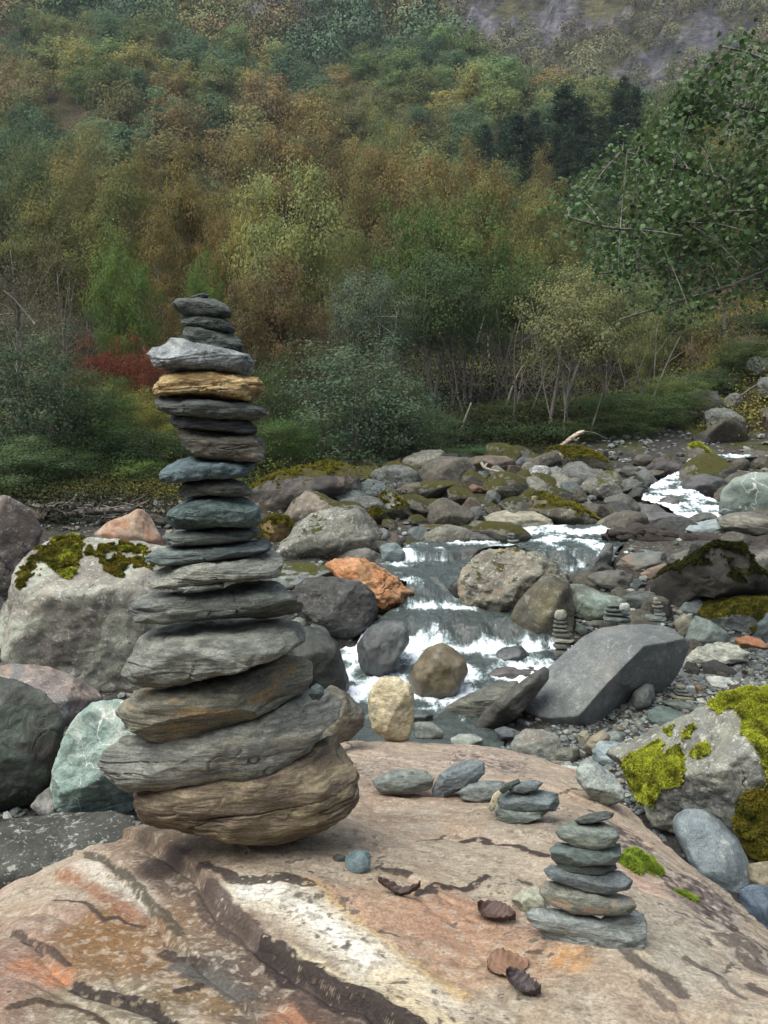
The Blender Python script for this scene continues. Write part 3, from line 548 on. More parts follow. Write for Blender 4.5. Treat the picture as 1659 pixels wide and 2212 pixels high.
# ================================================================ boulders and rocks round the stream
def M(c1, c2=None, **k): return rock_mat(c1, c2, **k)
g_ = dict(sz=.6)
lich = lambda c, moss=0, li=.8, sz=.7, c2=None, **k: rock_mat(c, c2, sz=sz, lichen=li, moss=moss, **k)
yel = (.27, .25, .03); olive = (.15, .145, .02)
mg, mdk, mbr, mbl, mtan, mgr = (.155, .15, .14), (.05, .048, .045), (.135, .11, .09), (.17, .20, .215), (.27, .23, .18), (.14, .165, .15)
wet = dict(rough=.38)
L = rock
# ---- left side
L('c7', [(-150, 230), (-40, 205), (50, 205), (130, 240), (200, 320), (240, 420), (215, 500), (150, 600), (100, 720), (60, 850), (-150, 870)], lich((.16, .13, .125), li=.5, sz=.8, c3=(.21, .16, .14)), "round purplish boulder cut by the photo's left edge above the speckled boulder", 300, name='boulder', cat='boulder', base=1330)
L('c7', [(550, 410), (640, 340), (740, 310), (800, 275), (860, 310), (900, 400), (935, 480), (930, 560), (560, 520)], M((.33, .25, .20), (.36, .20, .14), sz=.5, c3=(.30, .15, .09)), "pinkish orange pointed boulder rising behind the mossy speckled boulder", 301, name='boulder', cat='boulder', base=1230)
MOSSLB = [(130, 620), (200, 520), (290, 470), (300, 430), (400, 415), (490, 425), (470, 470), (560, 520), (650, 470), (830, 485), (860, 540), (900, 600), (850, 640), (740, 590), (700, 680), (600, 650), (580, 580), (470, 500), (450, 640), (370, 670), (300, 620), (250, 660), (200, 620), (150, 700), (110, 780), (90, 760)]
L('c7', [(60, 830), (95, 740), (120, 630), (200, 500), (300, 440), (400, 415), (500, 420), (650, 440), (850, 480), (960, 520), (1060, 640), (1100, 900), (1060, 1300), (900, 1420), (700, 1400), (500, 1330), (400, 1260), (200, 1230), (80, 1160), (40, 1000), (45, 880)],
  lich((.36, .36, .31), li=1.0, sz=1.1, c2=(.25, .215, .19), c3=(.17, .14, .125)), "large speckled grey and pink boulder capped with yellow moss, left of the tall cairn", 302, name='boulder', cat='boulder', lump=.06, base=1480, sub=7, planes=[(0, -.2, 1, .78), (-.2, -1, -.1, .8)])
L('c7', [(-120, 760), (20, 790), (75, 860), (50, 930), (40, 1020), (85, 1150), (30, 1200), (-120, 1200)], M((.145, .13, .15), (.09, .08, .085), sz=.5), "slanted purple grey rock at the left edge beside the speckled boulder", 303, base=1440)
L('c7', [(-120, 1160), (120, 1150), (300, 1195), (420, 1260), (560, 1370), (580, 1420), (520, 1520), (400, 1620), (200, 1640), (-120, 1400)], lich((.30, .22, .19), li=.6, sz=.8, c2=(.19, .15, .15), c3=(.17, .16, .165)), "flat pink and grey rock lying at the foot of the speckled boulder", 304, base=1570, planes=[(0, -.25, 1, .55)])
L('c7', [(-180, 1260), (-60, 1215), (20, 1225), (120, 1270), (250, 1360), (325, 1450), (350, 1560), (345, 1700), (310, 1880), (210, 1985), (60, 2020), (-180, 2060)], M((.07, .07, .062), (.105, .12, .105), sz=1.0, c3=(.05, .042, .04)), "big smooth dark boulder cut by the photo's left edge", 305, name='boulder', cat='boulder', base=1755, lump=.05, sub=7)
L('c7', [(300, 1850), (330, 1700), (360, 1640), (400, 1550), (450, 1480), (550, 1400), (680, 1400), (760, 1430), (810, 1560), (830, 1800), (810, 2000), (700, 2120), (500, 2090), (380, 2030), (320, 1950)], M((.25, .33, .31), (.165, .205, .19), sz=.5, c3=(.40, .43, .39), vein=.9, lichen=.4), "pale green white veined angular boulder left of the tall cairn's foot", 306, name='boulder', cat='boulder', base=1790, planes=[(-.3, -.55, .65, .62), (.2, -.7, -.65, .6)], sub=7, strata=.2)
L('c7', [(180, 1970), (230, 1920), (300, 1875), (370, 1985), (400, 2060), (360, 2110), (250, 2060)], M((.24, .22, .22), (.12, .11, .11), sz=.3), "small pale fractured rock in the gap beside the green veined boulder", 307, base=1785)
L('c7', [(-180, 2050), (100, 2030), (380, 2050), (640, 2090), (760, 2150), (760, 2420), (-180, 2500)], lich((.07, .068, .06), li=.55, sz=.7), "dark speckled rock in the shaded hollow at the far left", 308, base=1900, planes=[(0, -.2, 1, .6)])
# ---- behind the tall cairn, mid left
L('c5', [(-90, 310), (0, 250), (100, 200), (250, 165), (400, 140), (500, 150), (555, 200), (568, 290), (550, 375), (480, 400), (300, 420), (100, 440), (-60, 430)], M((.135, .115, .11), (.09, .078, .075), sz=1.2, c3=(.22, .15, .12), moss=.62, mosscol=(.20, .18, .03)), "long dark boulder with a moss covered back right behind the tall cairn", 310, name='boulder', cat='boulder', base=1098, sub=6)
L('c5', [(140, 450), (200, 350), (280, 292), (350, 310), (460, 370), (500, 440), (480, 520), (250, 560), (150, 520)], lich((.215, .17, .14), moss=.25, li=.4, sz=.8), "peaked pinkish brown rock between the moss backed boulder and the cracked boulder", 311, base=1140)
L('c5', [(90, 640), (130, 570), (180, 540), (200, 490), (300, 420), (450, 380), (540, 385), (590, 440), (620, 500), (650, 560), (668, 630), (600, 690), (450, 730), (300, 720), (120, 720)], lich((.21, .20, .175), moss=.12, li=.8, sz=1.0, c2=(.15, .14, .125)), "large cracked grey boulder with lichen dots and a dark hollow below", 312, name='boulder', cat='boulder', base=1215, planes=[(-.1, -.6, .6, .72), (.3, -.8, -.55, .62)])
L('c5', [(430, 660), (470, 595), (600, 600), (700, 660), (722, 735), (600, 760), (450, 740)], M((.17, .155, .15), sz=.6, strata=.2), "grey brown wedge rock just above the orange rock", 313, base=1228)
L('c5', [(660, 600), (700, 585), (760, 578), (805, 630), (810, 725), (730, 745), (690, 700)], M(mbl, (.13, .16, .165), sz=.5, strata=.7, rot=(0, 1.3, 0)), "bluish ribbed rock at the left of the upper cascade", 314, base=1232, **{'strata': .5})
L('c5', [(640, 510), (690, 498), (740, 540), (742, 580), (690, 600), (645, 580)], M((.13, .13, .13), sz=.4), "small round grey rock above the bluish ribbed rock", 315, base=1178)
L('c5', [(362, 700), (420, 675), (500, 658), (580, 665), (680, 710), (760, 770), (800, 820), (880, 850), (908, 900), (898, 965), (800, 990), (740, 1010), (660, 985), (600, 900), (500, 820), (430, 770)], M((.44, .23, .125), (.33, .13, .05), sz=.8, c3=(.20, .10, .045), strata=.2, lichen=.15), "bright orange rusty boulder beside the cascade", 316, name='boulder', cat='boulder', base=1320, amp=.06, lump=.16, sub=7)
L('c5', [(60, 740), (100, 700), (200, 685), (340, 690), (440, 740), (430, 800), (250, 860), (80, 860)], lich((.19, .20, .20), moss=.3, li=.3, sz=.8), "flat bluish grey rock left of the orange boulder", 317, base=1275, planes=[(0, -.2, 1, .55)])
L('c5', [(200, 850), (230, 800), (270, 772), (400, 760), (560, 790), (640, 850), (662, 950), (640, 1010), (540, 1090), (440, 1120), (330, 1080), (240, 1000), (205, 910)], M((.062, .058, .056), (.045, .042, .042), sz=.9, c3=(.10, .095, .09), strata=.15, lichen=.15, rough=.6), "big dark brown boulder directly below the orange boulder", 318, name='boulder', cat='boulder', base=1378, sub=7)
L('c5', [(140, 1080), (200, 1040), (290, 1025), (380, 1065), (440, 1120), (470, 1220), (512, 1365), (480, 1400), (380, 1390), (230, 1350), (130, 1250)], M((.05, .05, .046), sz=.8, rough=.5), "dark wet rounded boulder at the left of the lower cascade", 319, name='boulder', cat='boulder', base=1492)
L('c5', [(180, 1005), (220, 985), (270, 980), (300, 1020), (280, 1060), (190, 1050)], lich((.19, .20, .19), li=.5, sz=.3), "small pale rock between the tall cairn and the dark brown boulder", 320, base=1365)
L('c5', [(540, 1130), (620, 1030), (700, 1000), (790, 1003), (832, 1060), (825, 1130), (770, 1200), (750, 1275), (660, 1320), (585, 1300), (550, 1220)], M((.085, .09, .095), (.05, .05, .052), sz=.7, c3=(.13, .135, .14), **wet), "wet blue black boulder splitting the lower cascade", 321, name='boulder', cat='boulder', base=1462, planes=[(-.3, -.5, .8, .7)])
L('c5', [(735, 1000), (780, 965), (860, 978), (875, 1020), (850, 1052), (780, 1060)], M(mdk, sz=.3, **wet), "small black rock at the left end of the ledge", 322, base=1358)
L('c5', [(822, 1330), (860, 1230), (920, 1150), (1000, 1120), (1070, 1150), (1130, 1210), (1145, 1270), (1110, 1350), (1070, 1420), (960, 1440), (870, 1425)], M((.15, .118, .075), (.11, .08, .055), sz=.6, c3=(.17, .15, .11), rough=.5), "rounded brown boulder standing in the white water", 323, name='boulder', cat='boulder', base=1503, lump=.05, lo=.85)
L('c5', [(1095, 840), (1108, 740), (1170, 660), (1230, 625), (1350, 610), (1500, 620), (1620, 680), (1680, 780), (1700, 920), (1560, 1010), (1300, 1010), (1200, 985), (1100, 950)], lich((.215, .20, .165), moss=.16, li=.7, sz=1.0, c2=(.16, .135, .115), c3=(.26, .195, .14)), "large knobbly grey and tan boulder right of the cascade", 324, name='boulder', cat='boulder', base=1330, amp=.06, lump=.16, sub=7)
L('c5', [(1372, 1000), (1400, 930), (1450, 860), (1540, 760), (1600, 752), (1680, 800), (1725, 930), (1715, 1060), (1620, 1130), (1500, 1130), (1410, 1080)], lich((.125, .105, .065), li=.25, sz=.8, c2=(.085, .075, .06), moss=.1), "rounded olive brown boulder with a dark wet foot by the cascade", 325, name='boulder', cat='boulder', base=1386, lump=.06)
L('c5', [(1018, 690), (1060, 640), (1120, 600), (1220, 612), (1215, 660), (1160, 705), (1115, 720), (1035, 712)], M((.07, .065, .062), sz=.5, **wet), "flat dark rock below the block between the two upper falls", 326, base=1224)
L('c5', [(1085, 560), (1120, 515), (1250, 513), (1350, 545), (1362, 595), (1250, 625), (1140, 630), (1095, 600)], M((.085, .08, .078), sz=.5, strata=.5, **wet), "dark cracked block between the two upper falls", 327, base=1192, strata=.5)
L('c5', [(1080, 560), (1095, 500), (1160, 455), (1260, 470), (1285, 515), (1180, 530)], lich((.14, .13, .11), moss=.2, li=.3, sz=.6), "grey wedge rock behind the dark cracked block", 328, base=1158)
L('c5', [(1230, 450), (1265, 425), (1340, 405), (1500, 408), (1595, 450), (1605, 495), (1500, 525), (1370, 530), (1280, 500)], M((.31, .275, .22), (.24, .21, .17), sz=.8, strata=.3), "pale flat topped slab at the back of the upper pool", 329, base=1146, strata=.4, planes=[(0, -.1, 1, .6)])
L('c5', [(655, 350), (680, 310), (720, 303), (800, 360), (850, 395), (855, 445), (790, 475), (720, 450), (670, 420)], lich((.20, .195, .165), moss=.35, li=.5, sz=.6, c3=(.13, .12, .10)), "tilted grey rock with a moss streaked side, right of the moss backed boulder", 330, base=1127)
L('c5', [(735, 320), (800, 265), (880, 250), (950, 280), (965, 330), (900, 365), (780, 355)], M((.12, .10, .08), sz=.6), "smooth brown rock at the top left of the rubble bank", 331, base=1082)
L('c5', [(925, 260), (1000, 225), (1065, 265), (1055, 305), (960, 310)], M((.04, .036, .033), sz=.4), "nearly black rock standing in for a dark hole on top of the rubble bank", 332, base=1060)  # a dark hole between the rocks, built as a stone coloured almost black
L('c5', [(868, 462), (900, 400), (985, 358), (1022, 380), (990, 425), (930, 460)], M((.26, .245, .255), (.2, .19, .2), sz=.5), "smooth lilac grey slab leaning in the rubble bank", 333, base=1122, planes=[(-.1, -.7, .6, .5)])
L('c5', [(1000, 312), (1040, 283), (1112, 288), (1108, 335), (1040, 362), (1000, 345)], M((.235, .26, .275), sz=.4), "light blue grey rock near the top of the rubble bank", 334, base=1083)
L('c5', [(1122, 290), (1170, 262), (1240, 290), (1225, 318), (1130, 318)], M((.18, .095, .07), sz=.3), "reddish brown rock in the upper rubble bank", 335, base=1065)
L('c5', [(1005, 435), (1030, 390), (1090, 385), (1138, 428), (1120, 465), (1050, 465)], M((.14, .12, .07), sz=.4, moss=.85, mosscol=yel), "small rock thick with golden moss in the rubble bank", 336, base=1124)
L('c5', [(795, 490), (840, 430), (895, 440), (870, 490), (820, 510)], M((.12, .11, .08), sz=.4, moss=.6, mosscol=olive), "mossy brown rock at the left foot of the lilac grey slab", 337, base=1140)
L('c5', [(840, 530), (880, 480), (1000, 478), (1060, 505), (980, 545)], M((.13, .11, .10), sz=.5, strata=.5, moss=.2, mosscol=olive), "flat brown slab below the lilac grey slab", 338, base=1152, strata=.4)
L('c5', [(890, 600), (900, 575), (940, 568), (985, 600), (955, 622)], M((.29, .22, .19), sz=.25), "pinkish round stone above the upper cascade", 339, base=1185)
L('c5', [(945, 570), (970, 548), (1020, 545), (1052, 590), (1030, 615), (970, 605)], M((.20, .155, .13), (.25, .17, .11), sz=.3), "brown and orange stone above the upper cascade", 340, base=1184)
L('c5', [(660, 380), (560, 370), (545, 420), (600, 470), (680, 490), (740, 470), (700, 420)], M((.12, .11, .08), sz=.5, moss=.6, mosscol=olive), "mossy rock under the tilted grey rock", 341, base=1132)
L('c5', [(-10, 560), (20, 470), (90, 430), (170, 440), (210, 500), (180, 560), (100, 620)], M((.20, .13, .06), sz=.5, moss=.75, mosscol=(.20, .15, .025)), "orange brown mossy rock just right of the tall cairn's middle", 342, base=1172)
# rapids
L('c5', [(1035, 830), (1060, 795), (1100, 775), (1130, 800), (1130, 930), (1060, 935), (1038, 900)], M((.045, .045, .045), sz=.4, **wet), "smooth black wet rock at the right side of the glassy fall", 432, base=1312)
L('c5', [(760, 830), (790, 800), (850, 800), (900, 850), (880, 900), (800, 880)], M((.05, .05, .045), sz=.4, **wet), "black wet rock between the orange boulder and the glassy fall", 433, base=1290)
L('c5', [(600, 1000), (660, 960), (760, 990), (780, 1040), (700, 1100), (600, 1100)], M((.035, .035, .033), sz=.5, **wet), "black rock in the shade under the orange boulder", 434, base=1352)
L('c5', [(1500, 1130), (1560, 1110), (1600, 1140), (1590, 1200), (1520, 1200)], M((.05, .055, .055), sz=.3, **wet), "black wet rock at the foot of the eight-tier cairn", 435, base=1412)
L('c5', [(860, 1560), (830, 1510), (900, 1480), (960, 1510), (940, 1560)], M((.07, .075, .075), sz=.3, **wet), "low dark stone in the pool right of the cream standing stone", 436, base=1556)
L('c5', [(1285, 1210), (1300, 1170), (1340, 1148), (1430, 1133), (1482, 1185), (1450, 1240), (1330, 1255)], M((.085, .09, .095), sz=.4, **wet), "blue black wet rock in the right of the rapids", 343, base=1434)
L('c5', [(1222, 1110), (1250, 1080), (1320, 1088), (1318, 1130), (1250, 1140)], M((.07, .085, .09), sz=.3, **wet), "small wet stone under the ledge's right end", 344, base=1393)
L('c5', [(1235, 1300), (1280, 1262), (1370, 1245), (1480, 1240), (1560, 1262), (1430, 1320), (1290, 1335)], M((.12, .105, .105), sz=.4, **wet), "low purplish wet rock half under the rapids", 345, base=1463)
L('c5', [(1170, 1610), (1230, 1500), (1320, 1420), (1450, 1310), (1570, 1225), (1580, 1300), (1490, 1430), (1400, 1530), (1300, 1590), (1220, 1640)], M((.105, .095, .08), (.07, .065, .06), sz=.6, strata=.8, rot=(0, -.65, 0), rough=.5), "long dark streaked rock leaning against the big grey slab", 346, base=1580, planes=[(-.4, -.3, .8, .6)])
L('c5', [(990, 1500), (1060, 1450), (1150, 1400), (1300, 1325), (1430, 1318), (1320, 1440), (1220, 1530), (1060, 1530)], M((.13, .125, .105), (.09, .09, .08), sz=.6, strata=.6, rot=(0, -.4, 0), rough=.4), "greenish layered slab half under the water by the pool", 347, base=1545, planes=[(-.2, -.2, 1, .45)])
L('c5', [(855, 1550), (950, 1548), (1015, 1600), (1010, 1640), (860, 1640)], lich((.20, .205, .19), li=.4, sz=.3), "grey rock behind the boulder edge right of the cream standing stone", 348, Y=5.6)
L('c5', [(1285, 1595), (1340, 1573), (1440, 1600), (1410, 1655), (1320, 1650)], M((.12, .125, .14), sz=.35), "bluish dark stone in the corner under the leaning streaked rock", 349, base=1600)
L('c5', [(1050, 1640), (1100, 1615), (1180, 1612), (1230, 1640), (1220, 1680), (1060, 1680)], lich((.30, .31, .29), li=.4, sz=.3, c3=(.33, .27, .17)), "pale green grey stone just beyond the boulder's far edge", 350, base=1612)
# ---- upper right
L('c6', [(315, 300), (370, 230), (440, 213), (560, 222), (660, 255), (712, 300), (710, 345), (640, 380), (560, 400), (440, 390), (350, 350)], lich((.15, .13, .10), moss=.5, li=.5, sz=1.0, mosscol=(.19, .16, .03)), "mossy mound boulder with the bleached driftwood on it", 360, name='boulder', cat='boulder', base=1020)
L('c6', [(165, 320), (200, 278), (270, 285), (325, 330), (290, 380), (200, 385)], M((.10, .10, .11), sz=.5), "dark grey rock left of the mossy mound boulder", 361, base=1023)
L('c6', [(225, 380), (290, 322), (365, 335), (405, 390), (370, 445), (300, 460), (250, 430)], lich((.19, .19, .195), li=.6, sz=.5, vein=.8), "rounded grey rock with a white streak below the mossy mound", 362, base=1050)
L('c6', [(355, 370), (410, 328), (462, 368), (465, 412), (420, 440), (380, 425)], M((.17, .17, .175), sz=.5), "plain grey rock right of the white streaked rock", 363, base=1045)
L('c6', [(450, 435), (490, 400), (550, 398), (565, 440), (530, 482), (470, 478)], M((.15, .14, .13), sz=.5), "brownish grey round rock below the mossy mound", 364, base=1060)
L('c6', [(545, 460), (600, 400), (700, 395), (785, 450), (805, 500), (750, 550), (640, 545), (560, 500)], lich((.17, .155, .135), li=.5, sz=.6, moss=.15), "broad brown grey rock between the mossy mound and the far cascade", 365, base=1080)
L('c6', [(665, 385), (700, 355), (770, 365), (805, 415), (808, 470), (740, 450)], lich((.14, .125, .10), moss=.4, li=.4, sz=.6), "mossy rock at the right foot of the mossy mound", 366, base=1056)
L('c6', [(212, 570), (250, 510), (330, 488), (420, 528), (540, 560), (660, 640), (695, 700), (560, 715), (420, 690), (300, 640), (225, 610)], lich((.15, .13, .10), moss=.52, li=.4, sz=1.0, mosscol=(.17, .155, .03)), "long sloping mossy boulder behind the upper pool", 367, name='boulder', cat='boulder', base=1142)
L('c6', [(925, 360), (1000, 290), (1080, 258), (1160, 320), (1195, 385), (1130, 415), (1000, 412), (940, 390)], M((.095, .08, .085), sz=.7, moss=.35, mosscol=(.12, .10, .02)), "dark triangular boulder at the head of the far cascade", 368, name='boulder', cat='boulder', base=1034)
L('c6', [(1175, 220), (1240, 188), (1310, 240), (1350, 305), (1280, 345), (1200, 310)], lich((.15, .13, .11), moss=.55, li=.3, sz=.7, mosscol=yel), "grey boulder with a bright moss top above the far cascade", 369, base=1008)
L('c6', [(775, 365), (820, 328), (900, 340), (935, 385), (860, 420), (790, 400)], M((.10, .095, .09), sz=.6, strata=.4), "dark rock left of the triangular boulder", 370, base=1034)
L('c6', [(1235, 375), (1290, 310), (1380, 305), (1450, 340), (1480, 405), (1400, 460), (1300, 430)], M((.16, .17, .175), (.12, .13, .135), sz=.7), "blue grey rounded boulder behind the dark round boulder of the far cascade", 371, name='boulder', cat='boulder', base=1043)
L('c6', [(1135, 480), (1150, 440), (1190, 400), (1280, 375), (1380, 398), (1445, 450), (1400, 520), (1250, 535), (1150, 525)], M((.09, .085, .09), sz=.7, rough=.55), "dark round boulder between the two channels of the far cascade", 372, name='boulder', cat='boulder', base=1077)
L('c6', [(1383, 600), (1398, 480), (1460, 408), (1560, 370), (1760, 360), (1780, 700), (1600, 660), (1420, 640)], M((.165, .195, .18), (.135, .16, .15), sz=1.2, c3=(.24, .26, .24), vein=.7), "big smooth grey green boulder at the right edge beside the far cascade", 373, name='boulder', cat='boulder', base=1120, lump=.05)
L('c6', [(1010, 505), (1070, 453), (1130, 463), (1145, 512), (1060, 530)], M((.12, .11, .105), sz=.4, rough=.5), "grey brown rock in the middle of the far cascade", 374, base=1074)
L('c6', [(995, 545), (1060, 513), (1150, 528), (1195, 592), (1120, 620), (1030, 600)], M((.11, .095, .09), sz=.5, strata=.3, rough=.5), "dark split rock below the middle of the far cascade", 375, base=1105)
L('c6', [(740, 575), (790, 508), (860, 518), (905, 572), (885, 635), (820, 655), (760, 630)], M((.13, .12, .11), sz=.5), "steep grey brown rock between the upper pool and far cascade", 376, base=1115)
L('c6', [(850, 630), (900, 558), (1000, 556), (1065, 605), (950, 655)], M((.11, .10, .105), sz=.5), "low dark rock behind the end of the log", 377, base=1115)
L('c6', [(845, 690), (870, 645), (940, 608), (1050, 600), (1190, 630), (1195, 670), (1080, 710), (930, 725)], M((.125, .12, .125), (.09, .085, .085), sz=.7, strata=.3, rough=.55), "wide dark grey rock lying just above the log", 378, base=1137)
L('c6', [(1105, 715), (1200, 678), (1370, 628), (1450, 645), (1420, 740), (1240, 765)], M((.27, .30, .32), (.22, .245, .26), sz=.9), "smooth pale blue slab behind the log", 379, base=1148, kind='flat', planes=[(0, -.2, 1, .5)])
L('c6', [(1360, 650), (1440, 618), (1560, 598), (1720, 640), (1720, 730), (1520, 755), (1400, 720)], M((.19, .175, .15), (.12, .11, .10), sz=.8, strata=.6), "layered brown grey rock at the right above the log", 380, base=1155, strata=.7, kind='flat')
L('c6', [(632, 915), (700, 785), (745, 785), (740, 890), (710, 935)], M((.15, .15, .155), sz=.4, **wet), "grey wet rock at the right side of the upper fall", 381, base=1222)
L('c6', [(765, 925), (800, 880), (850, 848), (1045, 826), (1060, 910), (960, 970), (850, 980)], M((.15, .16, .16), (.11, .12, .12), sz=.7, c3=(.18, .13, .10)), "slanted blue grey slab under the log", 382, base=1235, planes=[(-.2, -.5, .8, .55)])
L('c6', [(880, 985), (960, 935), (1050, 895), (1070, 990), (980, 1025)], M((.22, .13, .095), (.16, .12, .10), sz=.5), "rusty red flat rock under the log", 383, base=1253)
L('c6', [(1035, 940), (1100, 855), (1200, 815), (1300, 805), (1220, 880), (1060, 960)], M((.16, .15, .14), sz=.6), "grey brown rock between the log and the dark mossy boulder", 384, base=1228)
L('c6', [(985, 1080), (1040, 970), (1150, 900), (1290, 800), (1390, 778), (1500, 790), (1550, 860), (1620, 940), (1660, 1040), (1500, 1090), (1300, 1100), (1230, 1120), (1150, 1170), (1110, 1260), (1060, 1260), (1000, 1160)], M((.06, .05, .042), (.042, .036, .032), sz=1.2, moss=.42, mosscol=(.075, .075, .014)), "large nearly black boulder with dark moss on its back below the log", 385, name='boulder', cat='boulder', base=1330, sub=6, dr=.6)
L('c6', [(1215, 1060), (1260, 990), (1380, 938), (1470, 950), (1505, 1000), (1480, 1045), (1340, 1060), (1250, 1095)], lich((.27, .20, .18), li=.7, sz=.6, c2=(.15, .12, .11)), "pink and white blotched rock lying before the dark mossy boulder", 386, base=1278)
L('c6', [(1250, 1090), (1330, 1038), (1480, 1035), (1700, 1055), (1700, 1115), (1500, 1140), (1320, 1145)], M((.14, .135, .12), sz=.7, strata=.7, moss=.35, mosscol=(.15, .17, .03)), "flat layered rock with a green moss patch at the right", 387, base=1300, strata=.6, kind='flat')
L('c6', [(1255, 1220), (1300, 1165), (1350, 1148), (1500, 1108), (1740, 1095), (1740, 1300), (1560, 1325), (1400, 1310), (1290, 1270)], lich((.21, .23, .235), moss=.55, li=.5, sz=.9, mosscol=(.10, .105, .018)), "blue grey boulder with a broad green moss face at the right", 388, name='boulder', cat='boulder', base=1365)
L('c6', [(1125, 1200), (1180, 1118), (1250, 1108), (1300, 1170), (1220, 1240)], M((.13, .145, .155), sz=.4), "small blue grey rock below the dark mossy boulder", 389, base=1330)
L('c6', [(1170, 1400), (1200, 1270), (1230, 1215), (1310, 1240), (1420, 1300), (1420, 1380), (1270, 1430)], M((.18, .205, .20), (.14, .155, .15), sz=.5), "pale blue broken rock right of the big grey slab", 390, base=1398)
L('c6', [(1100, 1260), (1160, 1195), (1225, 1235), (1215, 1330), (1150, 1350)], lich((.27, .24, .19), li=.5, sz=.3), "tan spotted rock at the top right corner of the big grey slab", 391, base=1375)
L('c6', [(475, 1050), (490, 1035), (560, 1033), (700, 1078), (820, 1108), (830, 1165), (740, 1250), (540, 1270), (500, 1160)], M((.175, .215, .19), (.11, .12, .10), sz=.8, c3=(.09, .095, .08), lichen=.4), "mottled green rock between the brown boulder and the small cairns", 392, name='boulder', cat='boulder', base=1340, planes=[(-.1, -.3, 1, .6)])
L('c6', [(560, 985), (700, 948), (800, 938), (855, 980), (868, 1065), (780, 1085), (620, 1050)], M((.13, .125, .115), (.08, .07, .062), sz=.6), "grey rock with a brown underside below the upper fall", 393, base=1275)
L('c6', [(465, 970), (520, 955), (565, 990), (550, 1040), (490, 1040)], M((.10, .095, .09), sz=.3), "small dark rock at the right end of the knobbly boulder", 394, base=1262)
L('c6', [(795, 1110), (880, 1068), (995, 1068), (990, 1160), (860, 1215)], M((.11, .115, .11), sz=.5, strata=.4), "dark flat rock behind the two little cairns", 395, base=1320)
L('c6', [(1550, 880), (1620, 830), (1760, 800), (1760, 1040), (1650, 1000), (1580, 930)], lich((.17, .155, .145), li=.4, sz=.7), "grey rock at the right edge behind the dark mossy boulder", 396, base=1255)
L('c6', [(1560, 1360), (1610, 1230), (1660, 1185), (1780, 1180), (1780, 1400), (1600, 1400)], M((.13, .15, .165), sz=.5), "dark blue upright rock at the right edge above the orange stone", 397, base=1390)
L('c6', [(520, 1310), (530, 1248), (600, 1290), (590, 1335), (550, 1345)], M((.12, .14, .13), sz=.3), "small greenish rock between the eight-tier cairn and the big slab", 398, base=1370)
L('c6', [(580, 1260), (640, 1235), (700, 1240), (690, 1290), (600, 1300)], M((.11, .11, .10), sz=.3), "low dark rock behind the top of the big grey slab", 399, base=1355)
# ---- the big slab
L('c8', [(28, 570), (80, 480), (170, 370), (300, 230), (400, 130), (500, 70), (620, 45), (760, 30), (900, 38), (955, 90), (1008, 130), (1000, 190), (960, 290), (920, 360), (850, 430), (720, 470), (600, 560), (520, 620), (440, 655), (330, 705), (240, 692), (110, 650), (40, 612)],
  rock_mat((.175, .178, .185), (.135, .138, .145), sz=1.2, c3=(.21, .195, .185), lichen=.3, rough=.65), "big smooth tilted grey slab with cairns on its top", 410, name='boulder', cat='boulder', base=1572, planes=[(-.5, -.5, .7, .34), (.85, -.5, -.17, .33), (.2, 0, 1, .66)], lump=.02, amp=.010, nf=3, lo=1.0, sub=7, dr=.7, sharp=90)
# ---- right foreground
MOSSR = [[(1130, 520), (1200, 440), (1300, 380), (1475, 370), (1560, 500), (1600, 900), (1475, 1000), (1440, 860), (1330, 700), (1310, 560)], [(610, 930), (640, 850), (760, 770), (870, 735), (865, 830), (960, 770), (1000, 890), (960, 960), (860, 1010), (800, 1080), (740, 1090), (650, 980)], [(1300, 1060), (1475, 950), (1600, 1000), (1600, 1400), (1400, 1450), (1340, 1340), (1280, 1200)], [(1030, 800), (1130, 740), (1140, 780), (1060, 850)], [(1140, 540), (1210, 520), (1190, 570)], [(880, 660), (930, 650), (900, 690)], [(980, 700), (1060, 620), (1080, 640), (1000, 730)]]
L('c8', [(530, 890), (620, 830), (740, 760), (850, 690), (980, 600), (1100, 520), (1200, 460), (1300, 410), (1475, 395), (1620, 480), (1700, 900), (1660, 1350), (1500, 1480), (1380, 1470), (1320, 1380), (1100, 1290), (900, 1270), (830, 1220), (740, 1080), (640, 960)],
  lich((.25, .235, .20), li=.8, sz=.9, c2=(.15, .14, .13), c3=(.20, .19, .18)), "large lichen spotted boulder with yellow green moss at the right edge", 411, name='boulder', cat='boulder', base=1850, planes=[(-.5, -.45, .75, .55), (-.1, -.9, -.2, .6)], sub=7, amp=.05, dr=.7)
L('c8', [(920, 1230), (980, 1165), (1090, 1148), (1190, 1195), (1290, 1280), (1345, 1380), (1380, 1500), (1400, 1600), (1330, 1660), (1180, 1600), (1030, 1450), (930, 1300)], M((.185, .21, .235), (.155, .175, .20), sz=.5, lichen=.4, rough=.7), "rounded blue grey boulder below the mossy boulder at the right", 412, name='boulder', cat='boulder', base=1900, lump=.04, amp=.012, lo=.88)
L('c8', [(1355, 1470), (1475, 1425), (1600, 1480), (1600, 1600), (1475, 1620), (1390, 1610), (1360, 1530)], M((.27, .22, .16), sz=.4), "tan rock in the dark gap at the right edge", 413, base=1915)
L('c8', [(1305, 1640), (1380, 1590), (1600, 1570), (1620, 1850), (1475, 1960), (1400, 1850), (1340, 1740)], M((.105, .135, .185), (.08, .10, .14), sz=.4, rough=.6), "deep blue rock at the lower right edge behind the boulder", 414, base=2025)
L('c8', [(-10, 760), (20, 710), (70, 665), (180, 663), (270, 700), (298, 770), (292, 825), (200, 865), (110, 880), (20, 850)], lich((.22, .215, .195), li=.5, sz=.35, c3=(.15, .11, .095)), "lumpy grey and brown rock just below the big grey slab", 415, base=1637)
